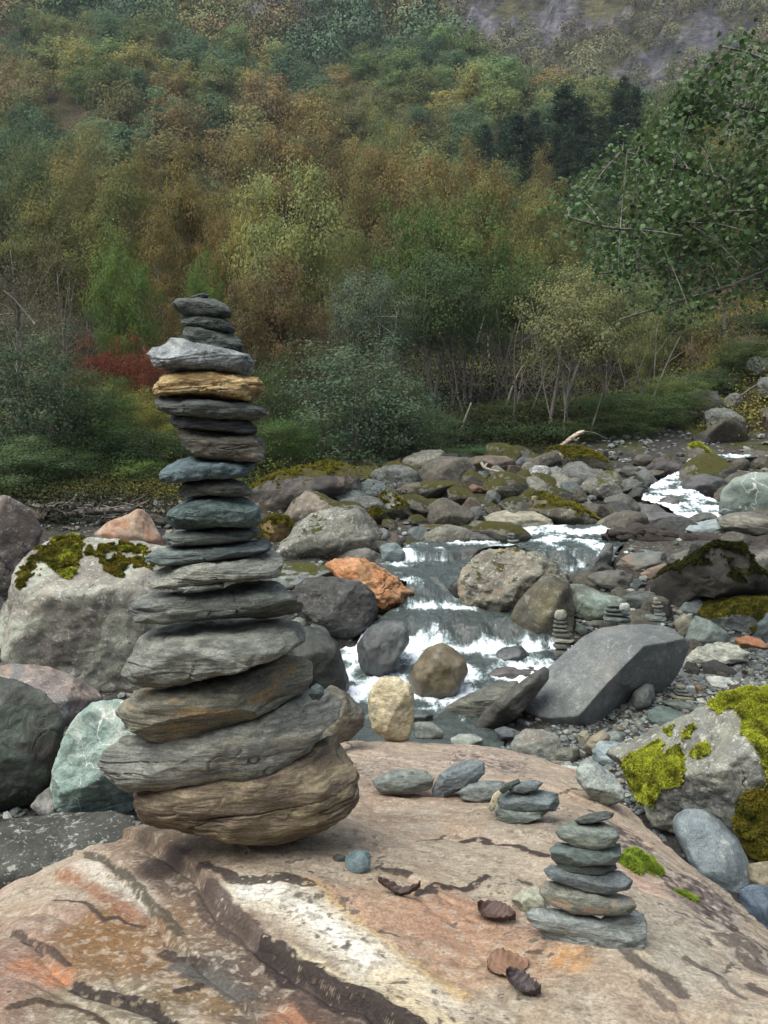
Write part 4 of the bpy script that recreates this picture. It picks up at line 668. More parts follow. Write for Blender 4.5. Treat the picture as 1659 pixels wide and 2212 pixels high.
L('c8', [(200, 850), (240, 800), (310, 762), (380, 755), (392, 805), (340, 865), (220, 885)], M((.15, .145, .12), sz=.3, strata=.3), "flat olive grey stone right of the lumpy rock", 416, base=1645)
L('c8', [(380, 690), (430, 665), (452, 705), (430, 762), (388, 745)], lich((.32, .28, .20), li=.4, sz=.2), "small upright tan stone under the big grey slab", 417, base=1610)
L('c8', [(405, 780), (450, 710), (520, 663), (565, 690), (540, 775), (470, 830), (420, 820)], M((.20, .16, .12), (.26, .21, .16), sz=.3), "brown and tan rock between two pale rocks on the gravel", 418, base=1632)
L('c8', [(535, 690), (600, 668), (655, 690), (640, 750), (560, 765)], M((.19, .205, .20), sz=.3), "grey stone behind the stepped blue slab", 419, base=1608)
L('c8', [(458, 800), (500, 742), (600, 738), (770, 755), (700, 850), (600, 880), (540, 895), (480, 860)], M((.24, .275, .30), (.16, .185, .20), sz=.4, strata=.5), "stepped pale blue slab on the gravel beside the mossy boulder", 420, base=1655, strata=.5, kind='flat')
L('c8', [(380, 865), (430, 830), (500, 850), (500, 895), (400, 905)], M((.25, .28, .29), sz=.25), "small pale blue stone just beyond the boulder's far edge", 421, base=1668)
L('c8', [(195, 890), (280, 870), (385, 868), (380, 945), (280, 940)], M((.55, .56, .53), sz=.25), "white stone just beyond the boulder's far edge", 422, base=1680)
L('c8', [(668, 530), (700, 450), (760, 398), (812, 398), (820, 470), (790, 530), (720, 560), (680, 560)], M((.175, .18, .18), sz=.35, lichen=.3), "oval grey stone leaning against the big slab's right side", 423, base=1532)
L('c8', [(678, 445), (700, 412), (712, 450), (700, 475), (682, 472)], M((.19, .19, .185), sz=.15), "small upright stone beside the leaning oval stone", 424, base=1502)
L('c8', [(765, 580), (850, 528), (950, 548), (1040, 580), (990, 640), (900, 680), (800, 640)], M((.115, .145, .135), sz=.4), "dark green slab lying on the gravel", 425, base=1572, kind='flat', planes=[(0, -.2, 1, .5)])
L('c8', [(855, 515), (960, 490), (1060, 518), (1095, 548), (960, 560)], M((.14, .155, .15), sz=.3, strata=.4), "flat slab under the four-stone cairn on the gravel", 426, base=1533, kind='flat')
L('c8', [(1110, 375), (1200, 358), (1335, 400), (1260, 435), (1190, 470), (1145, 440)], M((.50, .49, .46), (.38, .37, .36), sz=.4, strata=.2), "white angular rock on the gravel behind the mossy boulder", 427, base=1497)
L('c8', [(990, 300), (1060, 208), (1160, 163), (1250, 153), (1355, 200), (1345, 250), (1200, 285), (1050, 325)], M((.42, .40, .35), (.30, .29, .26), sz=.4, strata=.4), "crumbly cream coloured rock beside the orange rock on the gravel", 428, base=1442, amp=.09, lump=.15)
L('c8', [(1285, 155), (1350, 123), (1430, 138), (1480, 180), (1400, 208), (1330, 212)], M((.40, .155, .07), (.28, .14, .09), sz=.3), "small bright orange rock on the gravel at the right", 429, base=1404)
L('c8', [(1060, 490), (1100, 478), (1130, 510), (1080, 525)], M((.40, .41, .39), sz=.15), "small white stone right of the four-stone cairn", 430, base=1520)
L('c8', [(1050, 420), (1075, 402), (1105, 455), (1080, 470)], M((.30, .16, .08), sz=.12), "small rust brown chip right of the four-stone cairn", 431, base=1500)
# ---- small cairns in the valley
def cairn(tagc, stones, Y, name, cols, seed):
    for i, (x0, y0, x1, y1) in enumerate(stones):
        rng = np.random.default_rng(seed * 50 + i); w2, h2, cx, cyy = (x1 - x0) / 2, (y1 - y0) / 2 * 1.12, (x0 + x1) / 2, (y0 + y1) / 2
        P = [(cx + w2 * math.cos(a) * rng.uniform(.9, 1.03), cyy - h2 * math.copysign(abs(math.sin(a)) ** .6, math.sin(a)) * rng.uniform(.85, 1.05)) for a in np.linspace(0, 2 * math.pi, 11)[:-1]]
        c = cols[i % len(cols)]; n = len(stones)
        lab = "white chip leaning on the right side of the low wide cairn on the big slab" if n == 1 else (f"topmost stone of the {name}" if i == 0 else f"bottom stone of the {name}" if i == n - 1 else f"{['', 'second', 'third', 'fourth', 'fifth', 'sixth', 'seventh', 'eighth'][i]} stone from the top of the {name}")
        rock(tagc, P, rock_mat(c, strata=.5, sz=.1), lab, seed * 50 + i, Y=Y, name='cairn_stone', kind='flat', dr=.75, strata=.3, cat='stone', group='stones of the ' + (name if n > 1 else 'low wide cairn on the big slab'), sub=4)
cg = [(.17, .175, .17), (.13, .14, .14), (.19, .19, .18), (.10, .105, .10)]
YS = hit_ground(1215, 1428) + .0
cairn('c6', [(397, 1180, 475, 1240), (392, 1238, 478, 1262), (386, 1260, 482, 1286), (388, 1284, 490, 1312), (384, 1308, 512, 1342), (382, 1338, 522, 1374), (388, 1370, 505, 1410), (395, 1405, 490, 1460)], 9.35, "eight-tier cairn by the rapids", [(.36, .34, .28), (.13, .125, .11), (.14, .135, .12), (.16, .155, .14), (.12, .12, .11)], 11)
cairn('c6', [(780, 1140, 848, 1192)], 9.3, "low wide cairn on the slab", [(.50, .50, .46)], 12)
cairn('c6', [(702, 1138, 792, 1166), (692, 1162, 800, 1190), (685, 1186, 850, 1214), (682, 1210, 857, 1256)], 9.4, "low wide cairn on the big slab", [(.14, .16, .155), (.15, .165, .16), (.18, .195, .19)], 13)
cairn('c6', [(984, 1104, 1010, 1128), (980, 1124, 1030, 1150), (974, 1146, 1046, 1172), (984, 1168, 1036, 1196), (985, 1190, 1056, 1216), (928, 1206, 1066, 1252)], 9.35, "slim cairn on the big slab", [(.42, .42, .39), (.20, .16, .13), (.17, .17, .16), (.30, .31, .30), (.22, .23, .225), (.17, .185, .18)], 14)
cairn('c8', [(946, 402, 1000, 430), (940, 426, 1022, 450), (938, 446, 1042, 470), (920, 466, 1052, 496)], hit_ground(1475, 1515) - .02, "little cairn on the gravel", [(.28, .25, .19), (.17, .17, .165), (.19, .19, .18)], 15)
cairn('c5', [(1360, 528, 1400, 545), (1358, 543, 1402, 561), (1354, 559, 1420, 580), (1350, 577, 1426, 598), (1344, 594, 1432, 618)], 12.0, "little cairn at the upper pool", cg, 16)

# ---- wood
def wood_mat(c, sz=.2):
    s = NT("old wood"); tc = s.n("TexCoord"); P = s.mapping(tc.outputs["Object"], (1.5, 12, 12)); n = s.noise(P, 4, 7, .65, .5)
    s.put(s.b.inputs["Base Color"], s.mix(s.ramp(n, .3, .7), tuple(v * .4 for v in c), tuple(min(.9, v * 1.3) for v in c))); s.b.inputs["Roughness"].default_value = .75
    s.put(s.b.inputs["Normal"], s.bump(n, 1.0, .02)); return s.m
def tube(pts, rad, seg=10, wob=0.0, seed=0):
    """tapered limb through points -> V, F"""
    pts = np.array(pts, float); n = len(pts); rad = np.array(rad, float)
    T = np.gradient(pts, axis=0); T /= np.linalg.norm(T, axis=1)[:, None] + 1e-9
    ref = np.array([0, 0, 1.]) if abs(T[:, 2]).mean() < .8 else np.array([1., 0, 0])
    A = np.cross(T, ref); A /= np.linalg.norm(A, axis=1)[:, None]; B = np.cross(T, A)
    th = np.arange(seg) / seg * 2 * math.pi
    V = pts[:, None] + rad[:, None, None] * (np.cos(th)[None, :, None] * A[:, None] + np.sin(th)[None, :, None] * B[:, None])
    V = V.reshape(-1, 3)
    if wob: V = V + np.repeat(rad, seg)[:, None] * wob * np.stack([fbm(V / rad.max() * .8 + seed, 3, seed + k) for k in range(3)], 1)
    i = np.arange(n * seg).reshape(n, seg); j = np.roll(i, -1, 1)
    F = np.stack([i[:-1], j[:-1], j[1:], i[1:]], -1).reshape(-1, 4)
    caps = []
    for row, c in ((i[0], len(V)), (i[-1], len(V) + 1)):
        caps += [[row[k], row[(k + 1) % seg], c, c] for k in range(seg)]
    V = np.vstack([V, pts[0] - T[0] * rad[0] * .3, pts[-1] + T[-1] * rad[-1] * .3])
    return V, np.vstack([F, np.array(caps)])
def join(parts):
    Vs, Fs, o = [], [], 0
    for V, F in parts:
        Vs.append(V); Fs.append(F + o); o += len(V)
    return np.vstack(Vs), np.vstack(Fs)
def resamp(pts, n):
    pts = np.array(pts, float); d = np.concatenate([[0], np.cumsum(np.linalg.norm(np.diff(pts, axis=0), axis=1))]); t = np.linspace(0, d[-1], n)
    P = np.stack([np.interp(t, d, pts[:, k]) for k in range(pts.shape[1])], 1)
    for _ in range(max(1, n // (2 * len(pts)))):
        P[1:-1] = (P[:-2] + 2 * P[1:-1] + P[2:]) / 4
    return P
def tri(F):  # degenerate cap quads -> triangles list is avoided by duplicating the centre vertex once
    return F
def wood(name, label, cat, limbs, mat, wob=.5, group=None, seg=10, n=24):
    parts = []
    for k, (pts, r0, r1) in enumerate(limbs):
        P = resamp(pts, n); parts.append(tube(P, np.linspace(r0, r1, n), seg, wob, k * 7 + 3))
    V, F = join(parts); c = V.mean(0)
    T = np.vstack([F[:, [0, 1, 2]], F[F[:, 2] != F[:, 3]][:, [0, 2, 3]]])
    o = link(name, mesh_np(name, V - c, T, mat), c); tag(o, label, cat, group); return o
ax = lambda Y, pts: [at(*CVp, Y) for CVp in pts]
wood('log', "long dark brown log lying across the rocks at the right", "log", [([at(*p) for p in [(1309, 1172, 12.3), (1370, 1156, 12.25), (1450, 1163, 12.2), (1530, 1176, 12.1), (1600, 1172, 12.0), (1720, 1176, 11.9)]], .165, .10), ([at(*p) for p in [(1312, 1152, 12.2), (1400, 1150, 12.15), (1500, 1160, 12.1), (1560, 1175, 12.0)]], .06, .04), ([at(*p) for p in [(1312, 1196, 12.3), (1380, 1190, 12.25), (1450, 1182, 12.2)]], .10, .05)], wood_mat((.036, .027, .021)), .55, seg=14, n=40)
wood('driftwood', "bleached white driftwood branch on the mossy mound boulder", "driftwood", [([at(*p) for p in [(1208, 966, 19.6), (1222, 956, 19.5), (1236, 945, 19.5), (1250, 936, 19.5), (1262, 932, 19.5)]], .05, .045), ([at(*p) for p in [(1236, 948, 19.5), (1246, 952, 19.5), (1250, 945, 19.4)]], .035, .02)], wood_mat((.62, .52, .40)), .4)
wood('twig', "long thin twig pointing right from the white driftwood", "twig", [([at(*p) for p in [(1262, 932, 19.5), (1285, 935, 19.6), (1312, 948, 19.7)]], .012, .006)], wood_mat((.25, .22, .18)), 0)
wood('driftwood', "small forked grey driftwood on the rubble bank", "driftwood", [([at(*p) for p in [(1040, 1000, 15.8), (1046, 1010, 15.7), (1060, 1016, 15.6), (1085, 1020, 15.5)]], .03, .02), ([at(*p) for p in [(1052, 1001, 15.8), (1046, 1010, 15.7)]], .015, .02)], wood_mat((.32, .29, .25)), .4)
def twigs(label, x0, x1, y0, y1, Y, n, seed, c, extra=()):
    rng = random.Random(seed); limbs = []
    for i in range(n):
        px, py = rng.uniform(x0, x1), rng.uniform(y0 + (y1 - y0) * .4, y1); a = rng.gauss(0, .5) + (math.pi if rng.random() < .5 else 0); l = rng.uniform(.25, .6) * (x1 - x0) * .4
        P = [(px, py)]
        for k in range(3): a += rng.gauss(0, .35); P.append((P[-1][0] + math.cos(a) * l / 3, P[-1][1] - abs(math.sin(a)) * l / 3 * .7))
        limbs.append(([at(x, y, Y + rng.uniform(-.25, .25)) for x, y in P], rng.uniform(.010, .02), .004))
    for e in extra: limbs.append(([at(x, y, Y) for x, y in e[0]], e[1], e[2]))
    wood('dead_branches', label, "branches", limbs, wood_mat(c), 0, seg=5, n=8)
twigs("heap of grey dead branches at the foot of the left bushes", 70, 300, 1062, 1125, 12.4, 60, 3, (.17, .15, .13), [([(148, 1108), (155, 1095), (162, 1075), (166, 1068)], .035, .02), ([(60, 1090), (110, 1100), (150, 1112)], .02, .01), ([(110, 1118), (190, 1105), (290, 1100)], .06, .05)])
twigs("tangle of dead twigs right of the moss backed boulder", 785, 880, 1040, 1090, 14.0, 40, 5, (.16, .145, .125))
# ================================================================ stream
def zrow(py, z):
    d = ray(829.5, py); return (CAMZ - z) / (-d[2]) * d[1]
PATCH = {
 'main': [(690, 1080, 1660, -.02, .0), (690, 1090, 1600, 0, .0), (680, 1100, 1560, .0, .06), (680, 1130, 1535, .0, .45), (690, 1170, 1500, .01, .95), (700, 1230, 1470, .04, .95), (715, 1250, 1440, .10, .70), (725, 1265, 1415, .15, .72), (735, 1265, 1398, .19, 1.0), (760, 1220, 1390, .23, .8), (800, 1200, 1350, .40, .42), (820, 1190, 1336, .445, .25),
          (830, 1180, 1326, .465, .22), (850, 1130, 1314, .48, .85), (870, 1060, 1305, .51, .75), (880, 1030, 1258, .70, .30), (860, 1030, 1247, .74, .14), (830, 1060, 1232, .77, .12), (820, 1060, 1216, .79, .55), (850, 1030, 1207, .82, .85), (865, 1010, 1194, .90, .6), (865, 1010, 1186, .93, .5), (880, 1120, 1178, .95, .7), (900, 1200, 1170, .96, .6)],
 'upper': [(1150, 1330, 1262, .60, .2), (1165, 1320, 1240, .66, .5), (1175, 1320, 1228, .71, 1.0), (1165, 1325, 1215, .79, .75), (1150, 1330, 1190, .92, .45), (1110, 1345, 1178, .95, .4), (1090, 1360, 1165, .965, .55), (1080, 1370, 1152, .975, .95), (1090, 1380, 1143, .99, .85), (1250, 1400, 1134, 1.02, .6)],
 'far': [(1450, 1580, 1125, 1.0, .6), (1462, 1575, 1112, 1.04, .95), (1440, 1575, 1096, 1.10, .9), (1385, 1540, 1080, 1.16, .75), (1395, 1500, 1062, 1.22, .95), (1415, 1500, 1044, 1.30, .8), (1440, 1510, 1030, 1.36, .7), (1470, 1520, 1016, 1.43, .9), (1478, 1520, 1002, 1.50, .85), (1490, 1560, 992, 1.56, .7), (1560, 1700, 982, 1.62, .8)]}
CHAN = []
for nm, rows in PATCH.items():
    A = []
    for (l, r, py, z, f) in rows:
        Yv = zrow(py, z); dl, dr_ = ray(l, py), ray(r, py); A.append((Yv, dl[0] * Yv / dl[1], dr_[0] * Yv / dr_[1], z, f))
    CHAN.append(np.array(A))
def channel(x, Y):
    """water level over (x, Y), nan where there is no water"""
    out = np.full(np.shape(x), np.nan)
    for A in CHAN:
        Yq = np.clip(Y, A[0, 0], A[-1, 0]); l = np.interp(Yq, A[:, 0], A[:, 1]); r = np.interp(Yq, A[:, 0], A[:, 2]); z = np.interp(Yq, A[:, 0], A[:, 3])
        ok = (x > l) & (x < r) & (Y > A[0, 0]) & (Y < A[-1, 0]); out = np.where(ok, z, out)
    return out
def build_water():
    parts = []; cols = []
    for A in CHAN:
        seg = np.hypot(np.diff(A[:, 0]), np.diff(A[:, 3])); t = np.concatenate([[0], np.cumsum(seg)]); n = int(t[-1] / .022); tt = np.linspace(0, t[-1], n)
        G_ = [np.interp(tt, t, A[:, k]) for k in range(5)]
        for k in (1, 2, 3):
            for _ in range(3): G_[k][1:-1] = (G_[k][:-2] + 2 * G_[k][1:-1] + G_[k][2:]) / 4
        Yv, l, r, z, f = G_; m = 130; c = np.linspace(0, 1, m)
        X = l[:, None] + (r - l)[:, None] * c; Z = np.repeat(z[:, None], m, 1); YY = np.repeat(Yv[:, None], m, 1); S = np.repeat(tt[:, None], m, 1); Fo = np.repeat(f[:, None], m, 1)
        q = np.stack([X.ravel(), YY.ravel(), S.ravel() * 0], 1)
        # crooked ledges: shift the level along the flow by noise
        sh = .17 * noise(np.stack([X.ravel() * 1.9, YY.ravel() * .5, 0 * X.ravel()], 1), 71) + .07 * noise(q * 5, 72)
        Z2 = np.interp(YY.ravel() + sh, A[:, 0], A[:, 3]); Fo = np.interp(YY.ravel() + sh, A[:, 0], A[:, 4])
        big = fbm(q * np.array([2.2, 3.0, 1]), 3, 73)
        fo = np.clip(Fo + .75 * big - .08, 0, 1.1)
        fs = np.stack([X.ravel() * 9, S.ravel() * 3.0, 0 * X.ravel()], 1)
        dz = .020 * fbm(q * 9, 3, 74) + fo * (.040 * np.abs(fbm(q * 13, 4, 75)) + .020 * fbm(fs, 3, 76)) + .006 * fbm(q * 30, 2, 77)
        V = np.stack([X.ravel(), YY.ravel() - fo * .02 * noise(q * 12, 78), Z2 + dz], 1)
        i = np.arange(n * m).reshape(n, m); F = np.stack([i[:-1, :-1], i[:-1, 1:], i[1:, 1:], i[1:, :-1]], -1).reshape(-1, 4)
        parts.append((V, F)); cols.append(np.stack([fo, X.ravel(), S.ravel()], 1))
    V, F = join(parts); C = np.vstack(cols)
    s = NT("stream water"); a = s.n("VertexColor"); a.layer_name = "Col"; sp = s.n("SeparateColor"); s.put(sp.inputs[0], a.outputs[0]); tc = s.n("TexCoord")
    cb = s.n("CombineXYZ"); s.put(cb.inputs[0], s.math('MULTIPLY', sp.outputs[1], 15)); s.put(cb.inputs[1], s.math('MULTIPLY', sp.outputs[2], 4.5))
    ge = s.n("NewGeometry"); sn = s.n("SeparateXYZ"); s.put(sn.inputs[0], ge.outputs["True Normal"]); stp = s.ramp(sn.outputs[2], .985, .80, .35, 1.0); st = s.noise(cb.outputs[0], 1.0, 6, .65, .5); iso = s.noise(tc.outputs["Object"], 6.5, 7, .68, 1.2); fn = s.noise(tc.outputs["Object"], 26, 6, .7, .5)
    mxf = s.n("Mix"); s.put(mxf.inputs[0], stp); s.put(mxf.inputs[2], iso); s.put(mxf.inputs[3], st); st = mxf.outputs[0]
    f = s.math('ADD', sp.outputs[0], s.math('MULTIPLY', s.math('SUBTRACT', s.math('ADD', s.math('MULTIPLY', st, .6), s.math('MULTIPLY', fn, .4)), .5), 1.7))
    ff = s.ramp(f, .30, 1.15)
    wc = s.mix(s.noise(tc.outputs["Object"], 1.7, 3), (.030, .036, .032), (.065, .085, .082))
    c = s.mix(s.ramp(ff, .0, .5), wc, (.20, .27, .27)); c = s.mix(s.ramp(ff, .18, .85), c, (.80, .86, .92)); s.put(s.b.inputs["Base Color"], c); s.put(s.b.inputs["Roughness"], s.ramp(ff, 0, 1, .07, .65)); s.b.inputs["IOR"].default_value = 1.33
    s.b.inputs["Specular IOR Level"].default_value = .6
    w1 = s.noise(tc.outputs["Object"], 7, 4, .6, .6)
    s.put(s.b.inputs["Normal"], s.bump(s.math('ADD', s.math('MULTIPLY', w1, .8), s.math('MULTIPLY', st, s.ramp(sp.outputs[0], 0, .5, .3, 1.2))), .8, .045))
    o = link("water", mesh_np("water", V, F, s.m, C)); tag(o, kind='structure')
build_water()

# ================================================================ ground, banks and mountainside: one sheet
def build_ground():
    Yr = np.concatenate([np.linspace(-40, .5, 30), np.geomspace(.6, 26, 420), np.geomspace(26.3, 330, 400)[1:]]); nc = 420; nr = len(Yr)
    c = np.linspace(-1, 1, nc); c = c * (.55 + .45 * np.abs(c))
    X = c[None] * (10 + np.abs(Yr)[:, None] * 1.15); YY = np.repeat(Yr[:, None], nc, 1)
    Z = ground(X, YY); wl = channel(X, YY); Z = np.where(np.isnan(wl), Z, np.minimum(Z, wl - .14))
    Q = np.stack([X.ravel(), YY.ravel(), Z.ravel()], 1); n1 = fbm(Q * .9, 4, 51); n2 = fbm(Q * .06, 4, 52); n3 = fbm(Q * .25, 4, 53); n4 = fbm(Q * np.array([.03, .03, .10]), 4, 54)
    C = np.zeros((len(Q), 3)) + np.array([.05, .047, .042]); Y_, x_ = Q[:, 1], Q[:, 0]  # base colour darkened to stand in for shade in the gaps between rocks
    def pt(col, f):
        nonlocal C
        C = C + (np.array(col) - C) * np.clip(f, 0, 1)[:, None]
    pt((.025, .023, .015), smooth(12.2, 13.4, Y_ + n1 * .7) * smooth(2.8, 1.2, x_ - (Y_ - 15) * .45)); pt((.035, .032, .02), smooth(20, 22, Y_ + n1))
    pt((.06, .07, .015), smooth(13, 15, Y_) * smooth(60, 40, Y_) * smooth(.0, .35, n1) * .8)
    pt((.085, .08, .02), smooth(8, 11, x_) * smooth(20, 23, Y_) * smooth(45, 35, Y_) * smooth(-.3, .3, n1) * .9)
    pt((.05, .042, .022), smooth(45, 60, Y_)); pt((.035, .05, .02), smooth(45, 60, Y_) * smooth(0, .3, n3))
    pt((.075, .072, .032), smooth(120, 170, Y_) * .8)
    rocky = smooth(.04, .20, n2 + n4 * .5 + .05 * smooth(-20, 60, x_)) * smooth(125, 170, Y_)
    pt((.066, .066, .072), rocky * .95); pt((.13, .125, .14), rocky * smooth(.1, .3, fbm(Q * .35, 4, 57)) * .8); pt((.03, .03, .035), rocky * smooth(.1, .3, fbm(Q * np.array([.2, .2, .9]), 4, 58)) * .8)
    i = np.arange(nr * nc).reshape(nr, nc); F = np.stack([i[:-1, :-1], i[:-1, 1:], i[1:, 1:], i[1:, :-1]], -1).reshape(-1, 4)
    s = NT("earth"); a = s.n("VertexColor"); a.layer_name = "Col"; P = s.n("TexCoord").outputs["Object"]
    f1 = s.noise(P, 11, 6, .7); f2 = s.noise(s.mapping(P, (1, 1, 2.5)), .35, 8, .65, .5); m1 = s.mix(s.ramp(f1, .3, .7), (.5, .5, .5), (1.5, 1.5, 1.5)); m2 = s.mix(s.ramp(f2, .35, .65), (.55, .55, .6), (1.45, 1.42, 1.35))
    s.put(s.b.inputs["Base Color"], s.mix(.8, s.mix(.8, a.outputs[0], m1, 'MULTIPLY'), m2, 'MULTIPLY')); s.b.inputs["Roughness"].default_value = .9; s.b.inputs["Specular IOR Level"].default_value = .2
    s.put(s.b.inputs["Normal"], s.bump(s.math('ADD', s.math('MULTIPLY', f1, .05), f2), .8, 1.2))
    o = link("ground", mesh_np("ground", Q, F, s.m, C)); tag(o, kind='structure')
build_ground()
ROCKY = lambda Q: smooth(.04, .20, fbm(Q * .06, 4, 52) + fbm(Q * np.array([.03, .03, .10]), 4, 54) * .5 + .05 * smooth(-20, 60, Q[:, 0])) * smooth(125, 170, Q[:, 1])

# ================================================================ gravel (uncountable) and loose rocks (one object each)
FOOT = [(o.location.x, o.location.y, max(o.dimensions.x, o.dimensions.y) * .5) for o in (r[0] for r in ROCKS.values()) if o.location.y > 3.5]
FOOT += [(x, y, .45) for x in np.arange(3.0, 6.4, .35) for y in (12.15, 11.55)]
def clear(x, Y, m=.75):
    return all((x - a) ** 2 + (Y - b) ** 2 > (c * m) ** 2 for a, b, c in FOOT)
def stones_mesh(x, Y, z, size, C, sub, seed):
    D, F = ico(sub); rng = np.random.default_rng(seed); n = len(x)
    base = [facet(D, rng, 8, .65, 1, (), 14) for _ in range(8)]
    Vs = np.zeros((n, len(D), 3))
    sc3 = size[:, None] * np.stack([rng.uniform(.8, 1.3, n), rng.uniform(.7, 1.1, n), rng.uniform(.28, .65, n)], 1)
    th = rng.uniform(0, 6.28, n); tl = rng.normal(0, .25, n)
    for k in range(8):
        m = np.arange(n) % 8 == k; V = base[k][None] * sc3[m][:, None]
        ct, st_ = np.cos(tl[m])[:, None], np.sin(tl[m])[:, None]; V = np.stack([V[..., 0] * ct - V[..., 2] * st_, V[..., 1], V[..., 0] * st_ + V[..., 2] * ct], -1)
        c_, s_ = np.cos(th[m])[:, None], np.sin(th[m])[:, None]; V = np.stack([V[..., 0] * c_ - V[..., 1] * s_, V[..., 0] * s_ + V[..., 1] * c_, V[..., 2]], -1)
        Vs[m] = V
    Vs += np.stack([x, Y, z + sc3[:, 2] * .5], 1)[:, None]
    FF = (F[None] + (np.arange(n) * len(D))[:, None, None]).reshape(-1, 3)
    return Vs.reshape(-1, 3), FF, np.repeat(C, len(D), 0)
def gravel():
    rng = np.random.default_rng(77); parts = []; cols = []; off = 0
    pal = np.array([(.19, .19, .19), (.12, .125, .13), (.24, .24, .235), (.15, .16, .17), (.20, .17, .14), (.34, .335, .32), (.09, .09, .09), (.16, .14, .125), (.46, .46, .44), (.22, .16, .12)])
    pr = np.array([.2, .18, .12, .15, .1, .05, .1, .06, .02, .02]); pr /= pr.sum()
    for n, xr, yr, s0, s1, sub in ((9000, (1.5, 5.6), (6.2, 9.6), .012, .045, 2), (5000, (-4.5, 3.5), (5.5, 9.5), .02, .06, 1), (2600, (-5, 5.5), (9.5, 14.5), .025, .08, 1), (1100, (1, 10), (14, 22), .05, .14, 1), (2600, (2.2, 6), (8.3, 10.6), .02, .06, 2)):
        x = rng.uniform(*xr, n); Y = rng.uniform(*yr, n); k = np.isnan(channel(x, Y)); k &= ~((x < 1.5 + (Y - 14) * .45) & (Y > 14)); x, Y = x[k], Y[k]; n = len(x)
        size = s0 + (s1 - s0) * rng.random(n) ** 2.6; C = pal[rng.choice(len(pal), n, p=pr)] * np.array([.90, 1.0, .95]) * rng.uniform(.75, 1.2, (n, 1))
        V, F, C = stones_mesh(x, Y, ground(x, Y) - .004, size, C, sub, int(n)); parts.append((V, F)); cols.append(C)
    V, F = join(parts)
    m = rock_mat((1, 1, 1), (.8, .8, .8), sz=.1, attr=True, strata=.2)
    o = link("gravel", mesh_np("gravel", V, F, m, np.vstack(cols), sm=False)); tag(o, "grey gravel and small pebbles covering the stream banks", "gravel", kind='stuff')
gravel()
MK = [rock_mat((.125, .125, .12), (.07, .07, .068), sz=1.0, lichen=.4), rock_mat((.11, .095, .078), (.065, .055, .045), sz=1.0, lichen=.2), rock_mat((.14, .155, .16), (.085, .095, .10), sz=1.0, strata=.4), rock_mat((.065, .062, .058), sz=1.0, rough=.55), rock_mat((.20, .185, .155), (.12, .11, .095), sz=1.0, lichen=.6), rock_mat((.15, .11, .088), (.095, .075, .062), sz=1.0)]
MM = [rock_mat((.15, .135, .11), sz=1.0, moss=.75, lichen=.3, mosscol=(.19, .18, .03)), rock_mat((.14, .13, .11), sz=1.0, moss=.5, lichen=.4, mosscol=(.13, .13, .025))]
DESC = {m.name: d for m, d in zip(MK + MM, ['grey', 'brown', 'bluish grey', 'dark', 'pale spotted', 'reddish brown', 'thickly moss grown', 'partly mossy'])}
def protos(mats, n, seed, flat=.65):
    out = []
    D, F = ico(5); rng = np.random.default_rng(seed)
    for k in range(n):
        q = facet(D, rng, 11, .55, 1.0, (), 48); q = q * (1 + .05 * fbm(q * 2 + k * 9, 3, k))[:, None]; q = q + q * (.035 * fbm(q * 6 + k, 4, k + 50))[:, None]
        q = q * np.array([1, rng.uniform(.7, .95), rng.uniform(flat * .8, flat * 1.2)]); out.append(mesh_np("rock", q, F, mats[k % len(mats)]))
    return out
PG, PM_, PD = protos(MK, 12, 5), protos(MM, 6, 6), protos([MK[3], MK[0], MK[1]], 6, 8)
def scatter(label, group, meshes, n, xr, yr, s0, s1, seed, cond=None, fm=.8, pw=2.0):
    rng = random.Random(seed); k = 0; tries = 0; own = []
    while k < n and tries < n * 60:
        tries += 1; x, Y = rng.uniform(*xr), rng.uniform(*yr)
        if cond and not cond(x, Y): continue
        if not np.isnan(channel(np.array([x]), np.array([Y]))[0]): continue
        s = s0 + (s1 - s0) * rng.random() ** pw
        if not clear(x, Y, fm) or any((x - a) ** 2 + (Y - b) ** 2 < (.55 * (s + c)) ** 2 for a, b, c in own): continue
        own.append((x, Y, s)); me_ = rng.choice(meshes); kd = 'stone' if label.startswith('stone') else 'rock'; o = link(kd, me_, (x, Y, g1(x, Y) + s * .18)); o.scale = (s, s, s * rng.uniform(.7, 1.1)); o.rotation_euler = (rng.gauss(0, .38), rng.gauss(0, .38), rng.uniform(0, 6.28))
        tag(o, ("larger " if s > (s0 + s1) / 2 else "small ") + DESC[me_.materials[0].name] + " " + label, kd, group); k += 1
    FOOT.extend((a, b, c) for a, b, c in own)
scatter("rock in the rubble bank behind the orange boulder", "rocks of the rubble bank", PM_ + PM_ + PG, 100, (-.9, 4.6), (12.0, 18), .18, .62, 1, lambda x, Y: x < 1.7 + (Y - 12.3) * .62, pw=1.5, fm=.7)
scatter("rock on the far right bank above the cascade", "rocks of the far right bank", PD + PM_[:2], 66, (5.2, 14), (15.5, 27), .28, .85, 2, lambda x, Y: x > 5.0 + (Y - 15.5) * .33, pw=1.4, fm=.7)
scatter("stone on the gravel between the big slab and the mossy boulder", "stones on the gravel", PG, 46, (1.7, 5.2), (6.3, 9.4), .035, .12, 3)
scatter("stone packed between the boulders left of the tall cairn", "stones between the left boulders", PD + PG + PM_[:1], 46, (-6, -.4), (6, 13.2), .14, .42, 4, pw=1.4, fm=.7)
scatter("stone at the edge of the cascades", "stones beside the cascades", PD + PD + PG[:3], 52, (-.8, 3.6), (8.6, 12.4), .09, .27, 5, fm=.65)
scatter("stone among the larger rocks around the dark log", "stones among the rocks at the right", PG + PM_[:2] + PD, 80, (2.6, 9), (9.6, 16), .15, .50, 6, fm=.68, pw=1.5)
scatter("rock between the channels of the far cascade", "rocks in the far cascade", PD, 22, (3.6, 7.6), (13.4, 18.5), .14, .34, 7, fm=.65)

